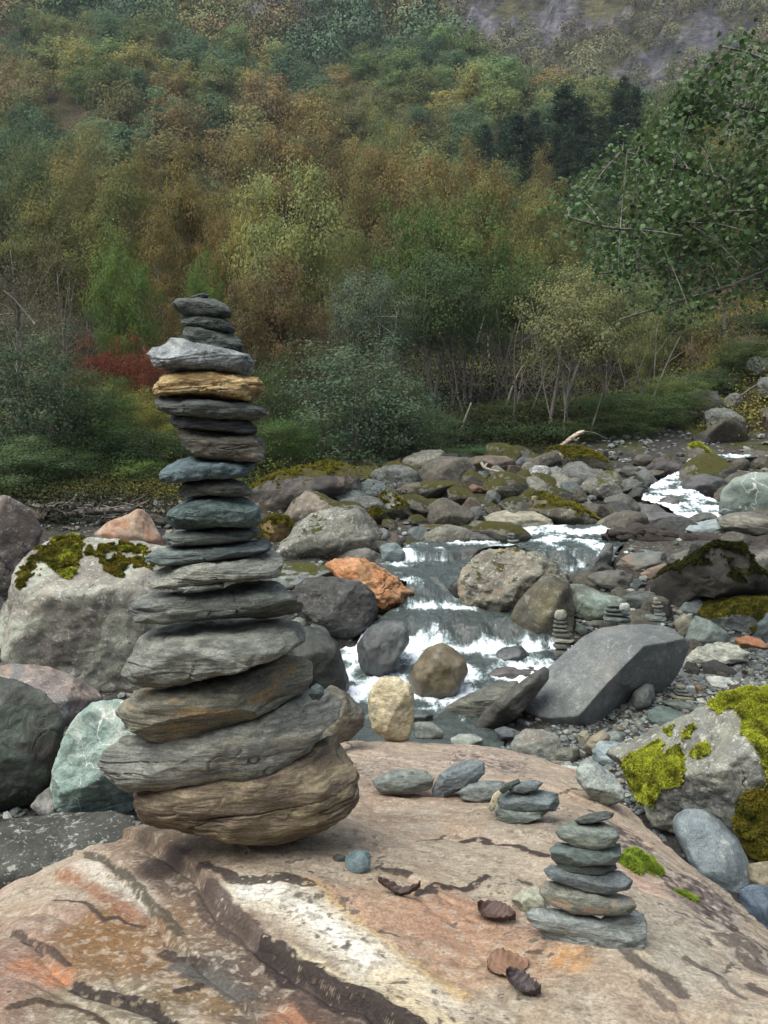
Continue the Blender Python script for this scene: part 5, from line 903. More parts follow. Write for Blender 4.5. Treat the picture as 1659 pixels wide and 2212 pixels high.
# ================================================================ moss grown as tufts
def moss_mat(name, c1, c2):
    s = NT(name); g = s.n("NewGeometry"); P = s.n("TexCoord").outputs["Object"]
    c = s.mix(s.ramp(s.noise(P, 9, 4, .6), .4, .62), c1, c2); c = s.mix(.8, c, s.mix(g.outputs["Random Per Island"], (.45, .45, .4), (1.4, 1.4, 1.3)), 'MULTIPLY')
    s.put(s.b.inputs["Base Color"], c); s.b.inputs["Roughness"].default_value = .9; s.b.inputs["Specular IOR Level"].default_value = .1; return s.m
def tufts(P, N, size, seed, lift=0.0):
    rng = np.random.default_rng(seed); n = len(P); k = 3; Vs = []
    for j in range(k):
        t = rng.normal(size=(n, 3)); t -= (t * N).sum(1)[:, None] * N; t /= np.linalg.norm(t, axis=1)[:, None] + 1e-9; up = N + .55 * rng.normal(size=(n, 3)); up /= np.linalg.norm(up, axis=1)[:, None]
        sz = size * rng.uniform(.6, 1.3, (n, 1)); b = P + N * lift
        Vs.append(np.stack([b - t * sz * .45, b + t * sz * .45, b + up * sz * 1.2], 1))
    V = np.concatenate(Vs, 0).reshape(-1, 3); return V, np.arange(len(V)).reshape(-1, 3)
def moss_on(parent, V, F, cond, n, size, mat, seed, thick=.02, label=None):
    rng = np.random.default_rng(seed); T = F if F.shape[1] == 3 else np.vstack([F[:, :3], F[:, [0, 2, 3]]])
    a, b, c = V[T[:, 0]], V[T[:, 1]], V[T[:, 2]]; nn = np.cross(b - a, c - a); ar = np.linalg.norm(nn, axis=1); nn = nn / (ar[:, None] + 1e-12); ctr = (a + b + c) / 3
    w_ = ar * cond(ctr, nn); 
    if w_.sum() <= 0: return
    k = rng.choice(len(T), n, p=w_ / w_.sum()); u, v = rng.random((2, n)); fl = u + v > 1; u[fl], v[fl] = 1 - u[fl], 1 - v[fl]
    P = a[k] + u[:, None] * (b - a)[k] + v[:, None] * (c - a)[k]; N = nn[k]
    lift = thick * np.clip(.35 + fbm(P / (thick * 3.5), 3, seed), 0, 1.2)[:, None]
    V2, F2 = tufts(P + N * lift, N, size, seed); L0 = np.array(parent.location)
    o = link("moss", mesh_np("moss", V2 - L0, F2, mat, sm=False), (0, 0, 0), parent)
    if label: o["label"] = label
def rocklab(s): 
    return next(v for k, v in ROCKS.items() if s in k)
def polycond(polys, nz=-9, rag=10):
    def f(P, N):
        px, py = project(P); q = P * 9; px = px + rag * fbm(q, 3, 5); py = py + rag * fbm(q, 3, 6); Q = np.stack([px, py], 1); m = np.zeros(len(P), bool)
        for p in polys: m |= inpoly(Q, np.array(p, float))
        return m * (N[:, 2] > nz) * ((P @ np.array([0, -1, 0]) + 0) > -1e9) * ((N * (np.array([0, 0, CAMZ]) - P)).sum(1) > -.15)
    return f
def upcond(th, sc_, seed, amt=0.0):
    return lambda P, N: smooth(th, th + .12, N[:, 2] * .6 + fbm(P * sc_, 4, seed) * .8 + amt)
my = moss_mat("yellow moss", (.42, .46, .055), (.19, .20, .03)); mo = moss_mat("golden moss", (.22, .19, .03), (.09, .10, .018)); mgn = moss_mat("green moss", (.13, .20, .03), (.06, .10, .015)); mdg = moss_mat("dark moss", (.05, .055, .012), (.025, .03, .008))
o, V, F = rocklab("speckled grey and pink boulder"); lbp = CV('c7', MOSSLB)
moss_on(o, V, F, lambda P, N: polycond([lbp])(P, N) * smooth(-.1, .12, fbm(P * 3.5, 4, 11) + .14), 26000, .018, mo, 1, .03)
moss_on(o, V, F, lambda P, N: polycond([CV('c7', [(300, 470), (300, 430), (400, 415), (490, 420), (480, 460)]), CV('c7', [(330, 660), (330, 600), (440, 600), (450, 650), (380, 680)]), CV('c7', [(340, 590), (330, 500), (460, 490), (470, 540), (400, 590)]), CV('c7', [(640, 520), (700, 480), (850, 490), (830, 540)])])(P, N), 6500, .014, my, 2, .035)
o, V, F = rocklab("lichen spotted boulder with yellow green moss"); mrp = [CV('c8', p) for p in MOSSR]
moss_on(o, V, F, lambda P, N: polycond(mrp[:2] + mrp[3:])(P, N) * smooth(-1.6, -.3, fbm(P * 9, 4, 12)), 42000, .014, my, 3, .028)
moss_on(o, V, F, lambda P, N: polycond([mrp[2]])(P, N) * smooth(-.7, .2, fbm(P * 8, 4, 13)), 16000, .014, mo, 4, .02)
for lab, th, nn_, mt, sz in (("moss covered back", .62, 7000, mo, .022), ("bleached driftwood on it", .42, 7000, mo, .024), ("long sloping mossy boulder", .45, 6000, mo, .022), ("dark moss on its back", .40, 9000, mdg, .020), ("broad green moss face", .05, 8000, mo, .018),
                             ("bright moss top", .38, 2500, my, .024), ("thick with golden moss", .15, 2500, mo, .018), ("green moss patch", .42, 1500, mgn, .016), ("orange brown mossy rock", .2, 3000, mo, .018), ("mossy rock under the tilted", .35, 1500, mo, .018), ("moss streaked side", .5, 1200, mo, .018), ("olive brown boulder with", .75, 900, mo, .014)):
    o, V, F = rocklab(lab)
    moss_on(o, V, F, (lambda th: lambda P, N: smooth(th, th + .1, N[:, 2] * .75 + fbm(P * 2.6, 4, 14) * .5) * ((N * (np.array([0, 0, CAMZ]) - P)).sum(1) > -.3))(th), nn_, sz, mt, 20 + nn_ % 97, .02)
bo = next(x for x in sc.objects if x.get("label", "").startswith("huge flat-topped"))
def cushion(px, py, rx, ry, h, n, mat, label, seed):
    c = bxy(px, py); rng = np.random.default_rng(seed); a = rng.uniform(0, 6.283, n); r = np.sqrt(rng.random(n)); x = c[0] + rx * r * np.cos(a) * (1 + .2 * np.sin(3 * a)); y = c[1] + ry * r * np.sin(a)
    z = boulder_z(np.stack([x, y], 1))[0] + h * np.sqrt(np.clip(1 - r ** 2, 0, 1)) * (.8 + .35 * fbm(np.stack([x, y, 0 * x], 1) * 60, 2, seed))
    P = np.stack([x, y, z], 1); N = np.stack([(x - c[0]) / rx * .7, (y - c[1]) / ry * .7, np.full(n, .8)], 1); N /= np.linalg.norm(N, axis=1)[:, None]
    V2, F2 = tufts(P, N, .005, seed); o = link("moss", mesh_np("moss", V2 - np.array(bo.location), F2, mat, sm=False), (0, 0, 0), bo); o["label"] = label
cg_ = moss_mat("bright green moss", (.26, .36, .05), (.15, .22, .035))
for k, (a, b, r, h) in enumerate(((1362, 1866, .030, .024), (1392, 1864, .032, .032), (1412, 1880, .022, .022), (1376, 1850, .022, .018))): cushion(a, b, r, r * .9, h, 5500, cg_, "green moss cushion beside the small foreground cairn", 3 + k)
cushion(1486, 1935, .022, .016, .008, 1500, cg_, "tiny flat green moss patch near the boulder's right edge", 4)
# ================================================================ vegetation
ORD = 'first second third fourth fifth sixth seventh eighth ninth tenth eleventh twelfth thirteenth fourteenth fifteenth sixteenth seventeenth eighteenth nineteenth twentieth'.split()
ORD += ['twenty-' + o for o in ORD[:9]] + ['thirtieth'] + ['thirty-' + o for o in ORD[:9]]
def leaf_m(name, rough=.75, var=(.88, 1.13), trans=.35):
    s = NT(name); oi = s.n("ObjectInfo"); g = s.n("NewGeometry"); r = g.outputs["Random Per Island"]
    P = s.n("TexCoord").outputs["Object"]; big = s.noise(P, 5.5, 2, .5)
    c = s.mix(1.0, oi.outputs["Color"], s.mix(r, (var[0],) * 3, (var[1], var[1], var[1] * .9)), 'MULTIPLY')
    c = s.mix(1.0, c, s.mix(s.ramp(big, .35, .65), (.85, .95, 1.0), (1.12, 1.05, .88)), 'MULTIPLY')
    s.put(s.b.inputs["Base Color"], c); s.b.inputs["Roughness"].default_value = rough; s.b.inputs["Specular IOR Level"].default_value = .12 if rough > .55 else .3
    tr = s.n("BsdfTranslucent"); s.put(tr.inputs[0], c); mx = s.n("MixShader"); mx.inputs[0].default_value = trans
    s.put(mx.inputs[1], s.b.outputs[0]); s.put(mx.inputs[2], tr.outputs[0]); s.put(s.out.inputs[0], mx.outputs[0]); return s.m
LEAF = leaf_m("foliage")
def leafv_m():
    s = NT("foliage by colour"); a = s.n("VertexColor"); a.layer_name = "Col"; g = s.n("NewGeometry")
    s.put(s.b.inputs["Base Color"], s.mix(1.0, a.outputs[0], s.mix(g.outputs["Random Per Island"], (.8, .8, .8), (1.2, 1.2, 1.15)), 'MULTIPLY')); s.b.inputs["Roughness"].default_value = .8; s.b.inputs["Specular IOR Level"].default_value = .08; return s.m
LEAFV = leafv_m()
def bark_m(c):
    s = NT("bark"); P = s.n("TexCoord").outputs["Object"]; n = s.noise(s.mapping(P, (1, 1, .5)), 60, 4, .7); s.put(s.b.inputs["Base Color"], s.mix(s.ramp(n, .3, .7), tuple(v * .4 for v in c), tuple(v * 1.25 for v in c))); s.b.inputs["Roughness"].default_value = .85; return s.m
BARK, BIRCH = bark_m((.10, .085, .07)), bark_m((.17, .155, .13))
def leaves(P, size, rng, up=.6, asp=.6, out=None):
    n = len(P); N = rng.normal(size=(n, 3)) * (.28 if out is not None else 1); N[:, 2] += up
    if out is not None: N += out
    N /= np.linalg.norm(N, axis=1)[:, None]; T = rng.normal(size=(n, 3)); T -= (T * N).sum(1)[:, None] * N; T /= np.linalg.norm(T, axis=1)[:, None]; B = np.cross(N, T)
    s = size * rng.uniform(.6, 1.3, (n, 1)); a = T * s * .5; b = B * s * .5 * asp
    V = np.stack([P - a, P - b + a * .1, P + a, P + b + a * .1], 1).reshape(-1, 3)
    return V, np.arange(4 * n).reshape(-1, 4)
def grow(kind, seed, nc, per, lsize, crad):
    """crown and wood of one tree of unit height"""
    rng = np.random.default_rng(seed); u = rng.normal(size=(nc, 3)); u /= np.linalg.norm(u, axis=1)[:, None]
    lump = 1 + .30 * fbm(u * 1.7 + seed, 3, seed)
    if kind == 'broad': r = rng.random(nc) ** .42; c = u * (r * lump)[:, None] * np.array([.43, .43, .37]) + np.array([0, 0, .62]); stems = [(0, 0)]; z0 = .25
    elif kind == 'birch': r = rng.random(nc) ** .5; c = u * (r * lump)[:, None] * np.array([.40, .40, .40]) + np.array([0, 0, .60]); c[:, :2] *= (1.15 - c[:, 2:] * .45); stems = [(0, 0)]; z0 = .2
    elif kind == 'stems': r = rng.random(nc) ** .5; c = u * (r * lump)[:, None] * np.array([.45, .45, .30]) + np.array([0, 0, .70]); stems = [(rng.uniform(-.12, .12), rng.uniform(-.12, .12)) for _ in range(4)]; z0 = .05
    else: r = rng.random(nc) ** .45; c = u * (r * lump)[:, None] * np.array([.46, .46, .52]) + np.array([0, 0, .44]); c[:, 2] = np.abs(c[:, 2]) + .03; stems = [(rng.uniform(-.1, .1), rng.uniform(-.1, .1)) for _ in range(6)]; z0 = .0
    cz = np.array([0, 0, .5]); P = np.repeat(c, per, 0); k = crad * rng.uniform(.6, 1.3, nc)
    d = rng.normal(size=(nc * per, 3)) * np.repeat(k, per)[:, None] * np.array([1, 1, .62]); P = P + d; P[:, 2] = np.maximum(P[:, 2], .01)
    out = (P - cz); out /= np.linalg.norm(out, axis=1)[:, None] + 1e-6; dn = d / (np.linalg.norm(d, axis=1)[:, None] + 1e-6); out = out * .8 + dn * 1.1
    LV, LF = leaves(P, lsize, rng, .35, .7, out)
    parts = []
    for i, (sx, sy) in enumerate(stems):
        ex, ey = sx * 2.2 + rng.normal() * .05, sy * 2.2 + rng.normal() * .05; top = .82 if kind != 'bush' else .7
        mid = [(sx + (ex - sx) * t + .02 * math.sin(t * 5 + i), sy + (ey - sy) * t + .015 * math.cos(t * 6 + i), t * top) for t in np.linspace(0, 1, 9)]
        parts.append(tube(np.array(mid), np.linspace(.014 if len(stems) == 1 else .007, .002, 9), 6))
        for j in range(26 // len(stems) + 2):
            t = rng.uniform(.25, .95); k0 = np.array(mid[int(t * 8)]); e = c[rng.integers(nc)]
            if e[2] < k0[2] - .1: continue
            m = (k0 + e) / 2 + np.array([0, 0, .03]); parts.append(tube(resamp([k0, m, e], 6), np.linspace(.0035, .001, 6), 4))
    WV, WF = join(parts); T = np.vstack([WF[:, [0, 1, 2]], WF[WF[:, 2] != WF[:, 3]][:, [0, 2, 3]]])
    return mesh_np("crown", LV, LF, LEAF, sm=False), mesh_np("trunk", WV, T, BIRCH if kind in ('birch', 'stems') else BARK)
def spruce(seed, full=True):
    rng = np.random.default_rng(seed); P = []; parts = [tube(np.array([(0, 0, t) for t in np.linspace(0, .98, 6)]), np.linspace(.016, .002, 6), 6)]
    nb = 190 if full else 90
    for i in range(nb):
        z = .08 + .90 * (i / nb) ** .9; R_ = (.32 * (1 - z) ** .8 + .02) * rng.uniform(.7, 1.2); a = rng.uniform(0, 6.283); n = int(8 + 90 * R_ / .3) if full else int(4 + 30 * R_ / .3)
        t = rng.random(n) ** .7; P.append(np.stack([np.cos(a) * R_ * t + rng.normal(size=n) * .022, np.sin(a) * R_ * t + rng.normal(size=n) * .022, z - .16 * R_ * t + .12 * R_ * t ** 3 + rng.normal(size=n) * .010], 1))
    P = np.vstack(P); LV, LF = leaves(P, .030 if full else .05, rng, .8, .4); WV, WF = join(parts); T = np.vstack([WF[:, [0, 1, 2]], WF[WF[:, 2] != WF[:, 3]][:, [0, 2, 3]]])
    return mesh_np("crown", LV, LF, LEAF, sm=False), mesh_np("trunk", WV, T, BARK)
PT = {'broad': [grow('broad', s, 95, 210, .0155, .062) for s in (1, 2, 3)], 'birch': [grow('birch', s, 80, 190, .0145, .052) for s in (4, 5, 6)], 'stems': [grow('stems', s, 100, 160, .0155, .060) for s in (7, 8)], 'bush': [grow('bush', s, 120, 170, .0165, .072) for s in (9, 10, 11)],
      'thin': [grow('birch', s, 90, 34, .0125, .050) for s in (12, 13)], 'spruce': [spruce(14), spruce(15)], 'yspruce': [spruce(18), spruce(19)],
      'far': [grow('broad', s, 46, 110, .034, .080) for s in (16, 17, 20)] + [grow('birch', s, 46, 100, .031, .075) for s in (21, 22)]}
def plant(name, kind, x, Y, w_, h, colr, label, cat, seed, group=None, sink=.0, lean=0.0):
    rng = random.Random(seed); cm, tm = rng.choice(PT[kind]); z = g1(x, Y) - sink
    e = bpy.data.objects.new(name, None); col.objects.link(e); e.location = (x, Y, z); e.empty_display_size = .1; e.rotation_euler = (0, lean, rng.uniform(0, 6.28) if not lean else 0)
    tag(e, label, cat, group)
    for nm, me in (("trunk", tm), ("crown", cm)):
        o = link(nm, me, (0, 0, 0), e); o.scale = (w_, w_, h); o.color = (*[c * 1.45 * k for c, k in zip(colr, [rng.uniform(.92, 1.08)] * 3)], 1)
    return e
def tree_at(px, top, wpx, Y, kind, colr, label, cat='tree', name='tree', group=None, base=None, lean=0.0):
    p = at(px, top, Y); x = p[0]; z = g1(x, Y); wd = wpx / FPX * Y * 1.08; h = (p[2] - z) / .97
    plant(name, kind, x, Y, wd, h, colr, label, cat, int(px * 7 + top), group, .05, lean)
olv, rst, pyg, dgn, ggn, bgn, brn, red, ygn, mgr_ = (.090, .098, .035), (.12, .080, .034), (.150, .165, .070), (.040, .070, .026), (.075, .105, .072), (.080, .125, .035), (.080, .070, .055), (.10, .024, .019), (.13, .14, .035), (.065, .10, .035)
TREES = [
 (70, 700, 330, 15.4, 'bush', (.06, .085, .055), "grey green willow bush at the left edge above the round purplish boulder", 'bush', 'willow_bush'),
 (205, 790, 190, 16.0, 'bush', (.05, .085, .03), "dark green bush between the grey willow and the tall cairn", 'bush', 'bush'),
 (150, 960, 150, 14.8, 'bush', (.035, .06, .025), "low dark bush behind the heap of dead branches", 'bush', 'bush'),
 (300, 985, 150, 14.9, 'bush', (.07, .11, .03), "low fresh green bush just left of the tall cairn", 'bush', 'bush'),
 (360, 905, 130, 16.5, 'bush', (.12, .125, .03), "yellowish low bush partly behind the tall cairn", 'bush', 'bush'),
 (20, 470, 330, 24, 'thin', brn, "thin greyish brown half bare tree at the left edge", 'tree', 'birch_tree'),
 (115, 520, 250, 22, 'thin', (.09, .075, .05), "half bare brown tree behind the grey willow bush", 'tree', 'birch_tree'),
 (262, 520, 170, 23.5, 'broad', bgn, "bright light green young tree above the red shrub", 'tree', 'young_tree'),
 (440, 562, 110, 25, 'broad', bgn, "bright green sapling rising behind the top of the tall cairn", 'tree', 'young_tree'),
 (215, 722, 140, 19.6, 'bush', red, "deep red shrub at the left of the tall cairn", 'shrub', 'red_shrub'),
 (300, 715, 130, 19.8, 'bush', (.12, .04, .025), "red and orange shrub nearer to the tall cairn", 'shrub', 'red_shrub'),
 (250, 815, 210, 17.6, 'bush', (.085, .10, .03), "olive green bush in front of the red shrubs", 'bush', 'bush'), (340, 830, 150, 17.2, 'bush', (.12, .12, .035), "yellow green bush in front of the red shrubs beside the tall cairn", 'bush', 'bush'), (40, 930, 260, 14.2, 'bush', (.055, .085, .04), "low dense green bush at the left edge just above the rocks", 'bush', 'bush'),
 (250, 380, 270, 33, 'birch', olv, "tall olive tree behind the bright light green young tree", 'tree', 'tree'), (120, 395, 230, 34, 'broad', (.10, .10, .04), "dull green tree behind the half bare trees on the left", 'tree', 'tree'),
 (405, 315, 220, 33, 'birch', (.12, .095, .035), "tall brownish olive tree above the tall cairn", 'tree', 'tree'), (20, 350, 200, 38, 'broad', (.08, .09, .045), "rounded dull green tree at the left edge of the wood", 'tree', 'tree'),
 (345, 470, 180, 28, 'birch', (.11, .085, .035), "slender brown green tree left of the tall cairn's top", 'tree', 'tree'), (480, 470, 170, 29, 'birch', (.12, .085, .035), "slender rusty tree just right of the tall cairn's top", 'tree', 'tree'),
 (590, 520, 250, 22, 'birch', (.098, .072, .038), "rusty brown birch right of the tall cairn's top", 'tree', 'birch_tree'), (520, 610, 150, 21, 'birch', (.09, .075, .04), "thin brown birch directly right of the tall cairn", 'tree', 'birch_tree'),
 (630, 345, 290, 27, 'broad', pyg, "large pale yellow green tree in the middle of the wood", 'tree', 'broadleaf_tree'), (545, 430, 150, 28, 'broad', (.17, .155, .055), "pale yellowish tree beside the large pale tree", 'tree', 'broadleaf_tree'),
 (800, 590, 210, 21, 'stems', (.085, .105, .075), "greyish green many stemmed tree above the willow bush", 'tree', 'tree'),
 (765, 735, 380, 17, 'bush', (.06, .088, .058), "big grey green willow bush behind the moss backed boulder", 'bush', 'willow_bush'), (880, 830, 190, 17.3, 'bush', (.05, .075, .045), "grey green bush at the right shoulder of the big willow bush", 'bush', 'willow_bush'),
 (620, 880, 150, 16.2, 'bush', (.055, .095, .03), "low green bush between the tall cairn and the big willow bush", 'bush', 'bush'), (600, 770, 150, 18.5, 'bush', (.05, .07, .03), "dark shaded bush behind the right side of the tall cairn", 'bush', 'bush'),
 (885, 425, 240, 26, 'broad', (.055, .088, .03), "dark green round tree right of the large pale tree", 'tree', 'broadleaf_tree'), (1010, 445, 260, 25.5, 'broad', (.062, .095, .032), "dark green round tree at the centre right of the wood", 'tree', 'broadleaf_tree'),
 (955, 560, 300, 22.5, 'stems', (.042, .062, .03), "deep green tree on several thin leaning stems", 'tree', 'tree'), (700, 600, 190, 23, 'thin', (.12, .075, .04), "thin brown tree under the large pale tree", 'tree', 'birch_tree'),
 (1120, 545, 230, 26, 'stems', (.075, .10, .04), "mid green tree between the dark tree and the pale olive tree", 'tree', 'tree'), (1255, 585, 290, 20.5, 'stems', (.135, .14, .07), "pale olive tree with slanting pale stems above the mossy mound", 'tree', 'tree'),
 (1180, 400, 200, 34, 'broad', (.105, .105, .04), "yellow olive tree rising left of the overhanging alder", 'tree', 'tree'), (1060, 380, 200, 36, 'birch', (.14, .11, .045), "yellowish brown tree above the dark green round trees", 'tree', 'tree'),
 (1330, 560, 220, 30, 'broad', (.09, .12, .05), "soft green tree behind the tips of the overhanging alder", 'tree', 'tree'), (1450, 600, 230, 29, 'broad', (.085, .105, .05), "dull green tree behind the lower alder branches", 'tree', 'tree'),
 (1580, 560, 240, 28, 'thin', (.15, .10, .06), "brownish twiggy tree at the right edge of the wood", 'tree', 'birch_tree'), (1500, 700, 150, 26, 'thin', (.13, .09, .055), "bare looking twiggy tree on the right bank", 'tree', 'birch_tree'), (1620, 700, 170, 25.5, 'thin', (.12, .085, .06), "bare looking twiggy tree nearest to the right edge", 'tree', 'birch_tree'),
 (1400, 660, 150, 25, 'birch', (.09, .10, .04), "small green birch on the right bank under the alder", 'tree', 'birch_tree'),
 (1030, 955, 230, 18.3, 'bush', (.04, .072, .034), "low dark green bush beside the mossy mound", 'bush', 'bush'), (1130, 905, 220, 20.5, 'bush', (.035, .062, .028), "dark fern green bush under the slanting pale stems", 'bush', 'bush'), (1255, 905, 180, 21, 'bush', (.035, .06, .027), "dark bush behind the white driftwood", 'bush', 'bush'),
 (1370, 830, 230, 21.5, 'bush', (.05, .08, .03), "rounded green bush at the bend of the far cascade", 'bush', 'bush'), (1455, 790, 170, 23, 'bush', (.065, .085, .03), "olive green bush on the slope of the right bank", 'bush', 'bush'), (960, 890, 170, 19.5, 'bush', (.035, .055, .025), "shadowy low bush under the many thin stems", 'bush', 'bush'),
 (540, 250, 230, 42, 'birch', (.112, .095, .04), "orange brown tree above the large pale tree at the left", 'tree', 'tree'), (655, 240, 260, 43, 'broad', (.125, .092, .045), "broad orange brown tree above the large pale tree", 'tree', 'tree'), (790, 275, 220, 42, 'birch', (.118, .09, .042), "orange brown tree upper right of the large pale tree", 'tree', 'tree'),
 (900, 300, 230, 41, 'broad', (.13, .10, .045), "brown olive tree above the dark green round trees", 'tree', 'tree'), (1010, 335, 190, 42, 'birch', (.13, .10, .045), "slim brown olive tree below the spruces", 'tree', 'tree'), (840, 240, 140, 55, 'broad', (.15, .15, .055), "yellow green crown below the dark spruces' left end", 'tree', 'tree'),
 (775, 370, 170, 31, 'birch', (.12, .105, .045), "olive brown tree between the pale tree and the dark tree", 'tree', 'tree'), (170, 300, 200, 46, 'broad', (.12, .105, .045), "olive tree high at the left of the wood", 'tree', 'tree'), (300, 330, 160, 44, 'birch', (.12, .095, .04), "brown olive tree high above the red shrub", 'tree', 'tree'), (60, 300, 200, 48, 'broad', (.06, .09, .05), "blue green crown high at the left edge", 'tree', 'tree')]
for t in TREES: tree_at(*t[:9])
rng = random.Random(71)
for i in range(30):
    t = i / 29; x = -7.5 + 19 * t + rng.uniform(-.4, .4); Y = (15.0 if x < -2 else 18.6 + .38 * max(0, x)) + rng.uniform(0, 2.0)
    if x > 8: Y += 2
    if 0 < x < 9 and i % 2: Y += 1.5
    plant('bush', 'bush', x, Y, rng.uniform(1.2, 2.2), rng.uniform(.45, 1.0) if 0 < x < 9 else rng.uniform(.7, 1.5), rng.choice([(.025, .045, .02), (.03, .05, .02), (.05, .065, .026), (.035, .042, .022)]), ORD[i] + " bush from the left in the low dark row edging the foot of the wood", "bush", 400 + i, "low bushes along the foot of the wood", .1)
# leaning pale stems in front of the dark understory
def stem(label, pts, r0, r1, group=None):
    wood('bare_tree', label, "bare tree", [([at(*p) for p in pts], r0, r1)], BIRCH, 0, group=group, seg=7, n=14)
for lab, pts, r0 in (("pale birch stem standing behind the mossy mound", [(1180, 960, 21), (1190, 900, 21), (1203, 830, 21.1), (1212, 760, 21.3), (1216, 690, 21.5)], .07), ("thin dead stem leaning right above the low dark green bush", [(985, 985, 19.2), (993, 940, 19.2), (1005, 905, 19.3), (1018, 870, 19.4)], .055),
                     ("pale crooked stem leaning left in the dark wood", [(1093, 880, 22), (1105, 840, 22.2), (1120, 805, 22.5), (1138, 780, 22.8)], .045), ("straight pale stem in the darkest part of the wood", [(1015, 860, 23), (1020, 800, 23), (1030, 740, 23.2), (1048, 680, 23.5)], .05),
                     ("second pale stem forking beside the birch stem", [(1222, 900, 21.5), (1228, 850, 21.6), (1245, 800, 21.8), (1262, 750, 22)], .055), ("dark leaning trunk at the left of the many stems", [(930, 900, 22.5), (950, 800, 22.6), (965, 720, 22.7), (975, 640, 22.8)], .06),
                     ("bare white branch sloping at the far left edge", [(75, 700, 19), (50, 670, 19), (30, 645, 19), (8, 628, 19)], .028), ("slim pale stem below the bright light green young tree", [(312, 760, 23.0), (306, 700, 23.0), (296, 640, 23.1), (292, 590, 23.2)], .03), ("broken white stick on the right bank slope", [(1590, 862, 23), (1620, 840, 23), (1655, 818, 23)], .03)):
    stem(lab, pts, r0 * .8, r0 * .35)
rng = random.Random(55)
for i in range(26):
    px = rng.uniform(870, 1420); Y = rng.uniform(21, 26); b = at(px, 880, Y); z = g1(b[0], Y); h = rng.uniform(1.6, 3.4); dx = rng.gauss(0, .55); P_ = [(b[0], Y, z - .1), (b[0] + dx * .35 + rng.gauss(0, .06), Y, z + h * .35), (b[0] + dx * .6 + rng.gauss(0, .08), Y + .1, z + h * .7), (b[0] + dx, Y + .1, z + h)]
    wood('bare_tree', "thin leafless stem standing in the dark gap under the crowns", "bare tree", [(P_, rng.uniform(.016, .034), .008)] + [([P_[k], (P_[k][0] + rng.gauss(0, .5), Y, P_[k][2] + rng.uniform(.3, .8))], .012, .004) for k in (1, 2)], BARK if i % 3 else BIRCH, 0, group="thin stems under the crowns", seg=6, n=12)
# fill of the wood behind the first rows
rng = random.Random(4); own = []
fillc = [((.100, .098, .042), "olive"), ((.102, .088, .042), "brown"), ((.065, .088, .04), "dull green"), ((.125, .122, .05), "yellowish")]
while len(own) < 60:
    Y = rng.uniform(36, 57); x = rng.uniform(-.52 * Y - 2, .52 * Y + 2)
    if any((x - a) ** 2 + (Y - b) ** 2 < 4.4 for a, b in own): continue
    own.append((x, Y)); c, nm = rng.choice(fillc); h = rng.uniform(4.6, 7.4) * (1 + .004 * (Y - 30)); h *= 1.25
    plant('tree', rng.choice(['birch', 'broad', 'birch']), x, Y, rng.uniform(3.2, 4.8), h, c, f"{nm} tree filling the back of the riverside wood", "tree", len(own), "trees at the back of the riverside wood", .1)
# mountainside: the nearest 300 as trees of their own, the rest one mass
def hillcol(x, Y, n, rng):
    q = np.array([[x * .035, Y * .030, 0.]]); a = fbm(q, 3, 91)[0] + rng.gauss(0, .20); b = fbm(q * 1.7 + 9, 2, 92)[0] + rng.gauss(0, .25)
    if Y > 140 and x > -10: return ((.098, .100, .055), 'olive') if b < .25 else ((.10, .085, .055), 'brown')
    if a > .10: return ((.050, .082, .048), 'blue green') if b < .25 else ((.080, .115, .048), 'fresh green')
    if a > -.12: return ((.085, .098, .042), 'dull green') if b < .2 else ((.145, .135, .052), 'yellow green')
    return ((.098, .096, .046), 'olive brown') if b < .22 else ((.115, .088, .046), 'rusty')
cand = []; rng = random.Random(9); grid = {}
for _ in range(60000):
    Y = 56 + (285 - 56) * rng.random() ** 1.25; x = rng.uniform(-.50 * Y - 4, .50 * Y + 4); md = 3.7 if Y < 150 else 4.0
    k = (int(x // 4), int(Y // 4))
    if any((x - a) ** 2 + (Y - b) ** 2 < md * md for i in (-1, 0, 1) for j in (-1, 0, 1) for a, b in grid.get((k[0] + i, k[1] + j), ())): continue
    if 7 < x < 27 and 66 < Y < 84: continue
    grid.setdefault(k, []).append((x, Y)); cand.append((Y, x))
cand.sort(); near, rest = cand[:290], cand[290:]
for i, (Y, x) in enumerate(near):
    c, nm = hillcol(x, Y, 0, rng); s = rng.uniform(.8, 1.3); bv = rng.uniform(.85, 1.45); c = tuple(v * bv for v in c)
    plant('hillside_tree', 'far', x, Y, 5.8 * s, 5.6 * s * rng.uniform(.85, 1.15), c, f"{nm} crown among the trees on the lower mountainside", "tree", i, "trees on the lower mountainside", .6)
Q = np.array([(x, Y, 0) for Y, x in rest]); zg = ground(Q[:, 0].copy(), Q[:, 1].copy()); Q[:, 2] = zg; rk = ROCKY(Q)
rg = np.random.default_rng(3); keep = rg.random(len(Q)) > rk * .62; Q = Q[keep]
Vs, Fs, Cs, off = [], [], [], 0
lib = []
for s in range(8):
    r_ = np.random.default_rng(200 + s); u = r_.normal(size=(26, 3)); u /= np.linalg.norm(u, axis=1)[:, None]; u[:, 2] = np.abs(u[:, 2]) * 1.2 - .25; c = u * r_.uniform(.55, 1.05, (26, 1)) * np.array([.5, .5, .5]) + np.array([0, 0, .5])
    dd = r_.normal(size=(780, 3)) * .085; P = np.repeat(c, 30, 0) + dd; lib.append(leaves(P, .060, r_, .35, .75, (P - np.array([0, 0, .4])) * 1.8 + dd * 9))
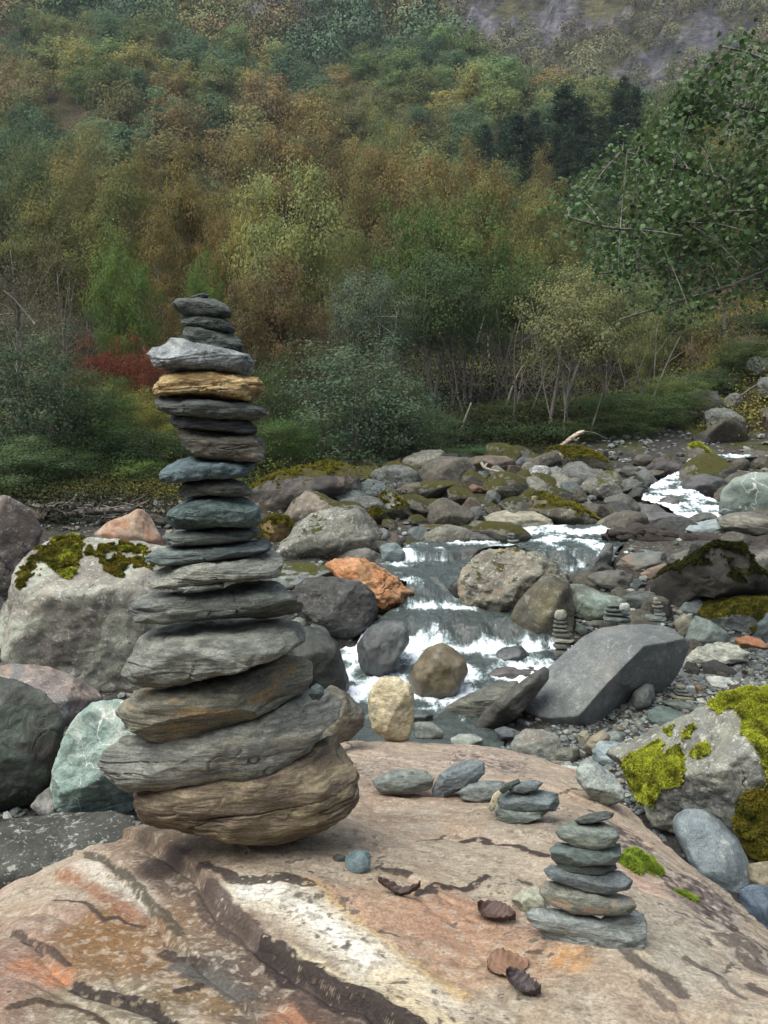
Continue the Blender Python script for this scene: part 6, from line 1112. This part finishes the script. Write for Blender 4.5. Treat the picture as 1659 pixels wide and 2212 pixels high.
for i, (x, Y, z) in enumerate(Q):
    V, F = lib[i % 8]; s = (5.2 + 2.0 * rg.random()) * (1.0 if Y < 150 else .92); a = rg.uniform(0, 6.28); ca, sa = math.cos(a), math.sin(a); tall = rg.uniform(.9, 1.35)
    W = np.stack([(V[:, 0] * ca - V[:, 1] * sa) * s + x, (V[:, 0] * sa + V[:, 1] * ca) * s + Y, V[:, 2] * s * tall + z - .5], 1)
    c, _ = hillcol(x, Y, 0, rng); Vs.append(W); Fs.append(F + off); off += len(V); Cs.append(np.tile(np.array(c) * 1.6 * rg.uniform(.72, 1.25), (len(V), 1)))
o = link("forest", mesh_np("forest", np.vstack(Vs), np.vstack(Fs), LEAFV, np.vstack(Cs), sm=False)); tag(o, "dense olive and green forest covering the upper mountainside", "forest", kind='stuff')
rng = random.Random(12)
spots = sorted([(rng.uniform(8, 27), rng.uniform(66, 84)) for _ in range(34)], key=lambda p: p[0] / p[1])
for i, (x, Y) in enumerate(spots):
    h = rng.uniform(5.5, 10.5)
    plant('spruce_tree', 'spruce', x, Y, h * rng.uniform(.8, 1.15), h, (.024, .042, .026), ORD[i] + " spruce from the left in the dark clump at the foot of the mountain", "spruce", i, "dark spruces at the foot of the mountain", .3)
# undergrowth
def undergrowth():
    rg = np.random.default_rng(8); parts, cols = [], []
    def band(n, xr, yr, cond, h, size, colf, k=16, spread=.22, seed=0):
        x = rg.uniform(*xr, n); Y = yr[0] + (yr[1] - yr[0]) * rg.random(n) ** 1.3; m = cond(x, Y) & np.isnan(channel(x, Y)); x, Y = x[m], Y[m]; z = ground(x, Y); n = len(x)
        P = np.repeat(np.stack([x, Y, z], 1), k, 0) + rg.normal(size=(n * k, 3)) * np.array([spread, spread, 0]); P[:, 2] += np.abs(rg.normal(size=n * k)) * h * .5 + .02
        V, F = leaves(P, size, rg, .7, .55); c = colf(np.stack([x, Y, z], 1)); parts.append((V, F)); cols.append(np.repeat(c, 4 * k, 0))
    def cf(Q):
        a = fbm(Q * .45, 3, 61)[:, None]; b = fbm(Q * .8 + 5, 3, 62)[:, None]; c = mix(np.array([[.020, .034, .014]]), np.array([[.065, .085, .022]]), smooth(.1, .45, a)); c = mix(c, np.array([[.05, .038, .022]]), smooth(.05, .3, b)); c = c * (1 - .45 * smooth(.5, 3, Q[:, :1]) * smooth(10, 8, Q[:, :1])); return c * rg.uniform(.7, 1.3, (len(Q), 1))  # middle stretch darkened in colour, standing in for shade under the crowns
    left = lambda x, Y: (x < 1.6 + (Y - 14) * .42) & (Y > 12.6 + .6 * np.sin(x * 1.7) + .4 * np.sin(x * 4.1)) & ~((x > .0) & (Y < 18.0)) & ~((x > -2.2) & (Y < 13.8))
    band(7600, (-10, 6), (12.0, 22), left, .38, .050, cf); band(5200, (-16, 16), (19, 36), lambda x, Y: (x < 1.6 + (Y - 14) * .42) | (Y > 24), .85, .08, cf, 20, .34)
    yl = lambda Q: mix(np.array([[.17, .155, .035]]), np.array([[.07, .09, .025]]), smooth(-.1, .3, fbm(Q * .7, 3, 63))[:, None]) * rg.uniform(.7, 1.3, (len(Q), 1))
    band(2600, (8, 18), (21, 34), lambda x, Y: x > 7.5 + (Y - 20) * .2, .45, .075, yl); band(1700, (-6.5, -2.6), (13.8, 19), lambda x, Y: Y > 13.6, .12, .035, yl, 26, .2)
    band(420, (0, 4), (15.5, 18.3), lambda x, Y: x < 1.7 + (Y - 12.3) * .55, .08, .03, yl, 26, .12)
    V, F = join(parts); o = link("undergrowth", mesh_np("undergrowth", V, F, LEAFV, np.vstack(cols), sm=False)); tag(o, "low ferns, grass and moss covering the ground under the trees", "undergrowth", kind='stuff')
undergrowth()
# ---- the alder that overhangs the stream from the right
def alder():
    rg = np.random.default_rng(31); rr = random.Random(31); x0, y0 = 5.3, 8.2; z0 = g1(x0, y0); e = bpy.data.objects.new("alder_tree", None); col.objects.link(e); e.location = (x0, y0, z0); tag(e, "overhanging green alder reaching in from the right edge", "tree")
    T = np.array([x0, y0, z0]); W = []
    trunk = resamp([(x0, y0, z0 - .2), (x0 + .05, y0, z0 + 1.5), (x0 - .1, y0 + .1, z0 + 3.2), (x0 + .1, y0, z0 + 5), (x0, y0 - .1, z0 + 6.6)], 26); W.append(tube(trunk, np.linspace(.13, .03, 26), 9, .3, 2))
    poly = np.array([(1980, 60), (1659, 60), (1590, 85), (1520, 130), (1500, 190), (1480, 240), (1420, 262), (1350, 300), (1335, 322), (1390, 360), (1330, 395), (1262, 400), (1205, 450), (1215, 490), (1285, 505), (1280, 590), (1330, 610), (1400, 600), (1420, 640), (1480, 690), (1560, 650), (1659, 640), (1980, 700)], float)
    limbs = [[(5.25, 8.2, z0 + 2.6)] + [tuple(at(*p)) for p in [(1700, 560, 7.9), (1600, 612, 7.7), (1500, 640, 7.6), (1400, 672, 7.5), (1340, 690, 7.5)]], [(5.2, 8.2, z0 + 3.1)] + [tuple(at(*p)) for p in [(1659, 455, 7.6), (1560, 465, 7.4), (1450, 490, 7.2), (1330, 500, 7.1), (1230, 470, 7.0)]],
             [(5.3, 8.2, z0 + 3.6)] + [tuple(at(*p)) for p in [(1700, 390, 8.1), (1600, 400, 8.1), (1500, 370, 8.0), (1400, 345, 8.0), (1345, 325, 8.0)]], [(5.3, 8.2, z0 + 4.3)] + [tuple(at(*p)) for p in [(1690, 250, 8.0), (1600, 232, 7.9), (1520, 215, 7.8), (1480, 235, 7.7)]],
             [(5.3, 8.2, z0 + 4.9)] + [tuple(at(*p)) for p in [(1720, 170, 8.3), (1640, 120, 8.3), (1560, 100, 8.3)]], [(5.25, 8.2, z0 + 2.9)] + [tuple(at(*p)) for p in [(1680, 520, 8.4), (1560, 530, 8.4), (1450, 560, 8.4), (1360, 590, 8.4), (1290, 590, 8.4)]]]
    LP = [resamp(l, 30) for l in limbs]
    for k, l in enumerate(LP): W.append(tube(l, np.linspace(.042, .008, 30), 7, .2, k))
    A = np.vstack(LP + [trunk[12:]]); C = []
    while len(C) < 360:
        px, py = rr.uniform(1200, 1900), rr.uniform(60, 700)
        if inpoly(np.array([[px, py]]), poly)[0]:
            if px < 1420 and rr.random() < .25: continue
            C.append(at(px, py, rr.uniform(6.6, 8.9)))
    LVp = []
    for c in C:
        d = np.linalg.norm(A - c, axis=1); s = A[np.argmin(d + .0)]; m = (s + c) / 2 + np.array([0, 0, .05 * rr.random()]); tw = resamp([s, m, c], 7); W.append(tube(tw, np.linspace(.007, .002, 7), 4))
        n = rr.randint(34, 60); t = rg.random(n) ** .6; base = tw[0] + (tw[-1] - tw[0]) * t[:, None]; LVp.append(base + rg.normal(size=(n, 3)) * np.array([.10, .10, .075]))
    P = np.vstack(LVp); n = len(P); N = rg.normal(size=(n, 3)) * .8 + np.array([0, -.25, .9]); N /= np.linalg.norm(N, axis=1)[:, None]; t = rg.normal(size=(n, 3)); t[:, 2] -= .6; t -= (t * N).sum(1)[:, None] * N; t /= np.linalg.norm(t, axis=1)[:, None]; B = np.cross(N, t); s = .046 * rg.uniform(.45, 1.4, (n, 1))
    prof = [(-.5, 0, 0), (-.32, .26, .05), (-.02, .40, .09), (.28, .27, .05), (.5, 0, -.02), (.28, -.27, .05), (-.02, -.40, .09), (-.32, -.26, .05)]
    V = np.stack([P + t * s * a + B * s * b + N * s * c for a, b, c in prof], 1).reshape(-1, 3); o8 = np.arange(n)[:, None, None] * 8
    F = (np.array([[0, 1, 7, 7], [1, 2, 6, 7], [2, 3, 5, 6], [3, 4, 5, 5]])[None] + o8).reshape(-1, 4); Tt = np.vstack([F[:, :3], F[F[:, 2] != F[:, 3]][:, [0, 2, 3]]])
    lm = leaf_m("alder leaf", .5, (.6, 1.6), .3); co = link("crown", mesh_np("crown", V - T, Tt, lm, sm=False), (0, 0, 0), e); co.color = (.065, .115, .045, 1)
    WV, WF = join(W); Tw = np.vstack([WF[:, [0, 1, 2]], WF[WF[:, 2] != WF[:, 3]][:, [0, 2, 3]]]); link("trunk", mesh_np("trunk", WV - T, Tw, bark_m((.20, .19, .17))), (0, 0, 0), e)
alder()
# ---- the valley air
def haze():
    V = np.array([(x, y, z) for z in (-8, 215) for y in (-50, 345) for x in (-420, 420)], float); F = np.array([[0, 2, 3, 1], [4, 5, 7, 6], [0, 1, 5, 4], [2, 6, 7, 3], [0, 4, 6, 2], [1, 3, 7, 5]])
    s = NT("valley haze"); s.t.nodes.remove(s.b); v = s.n("VolumePrincipled"); v.inputs["Color"].default_value = (.80, .88, 1, 1); v.inputs["Density"].default_value = .00035; v.inputs["Anisotropy"].default_value = .2; s.put(s.out.inputs["Volume"], v.outputs[0])
    o = link("haze", mesh_np("haze", V, F, s.m, sm=False)); tag(o, "thin bluish air between the camera and the mountainside", "haze", kind='stuff')
haze()
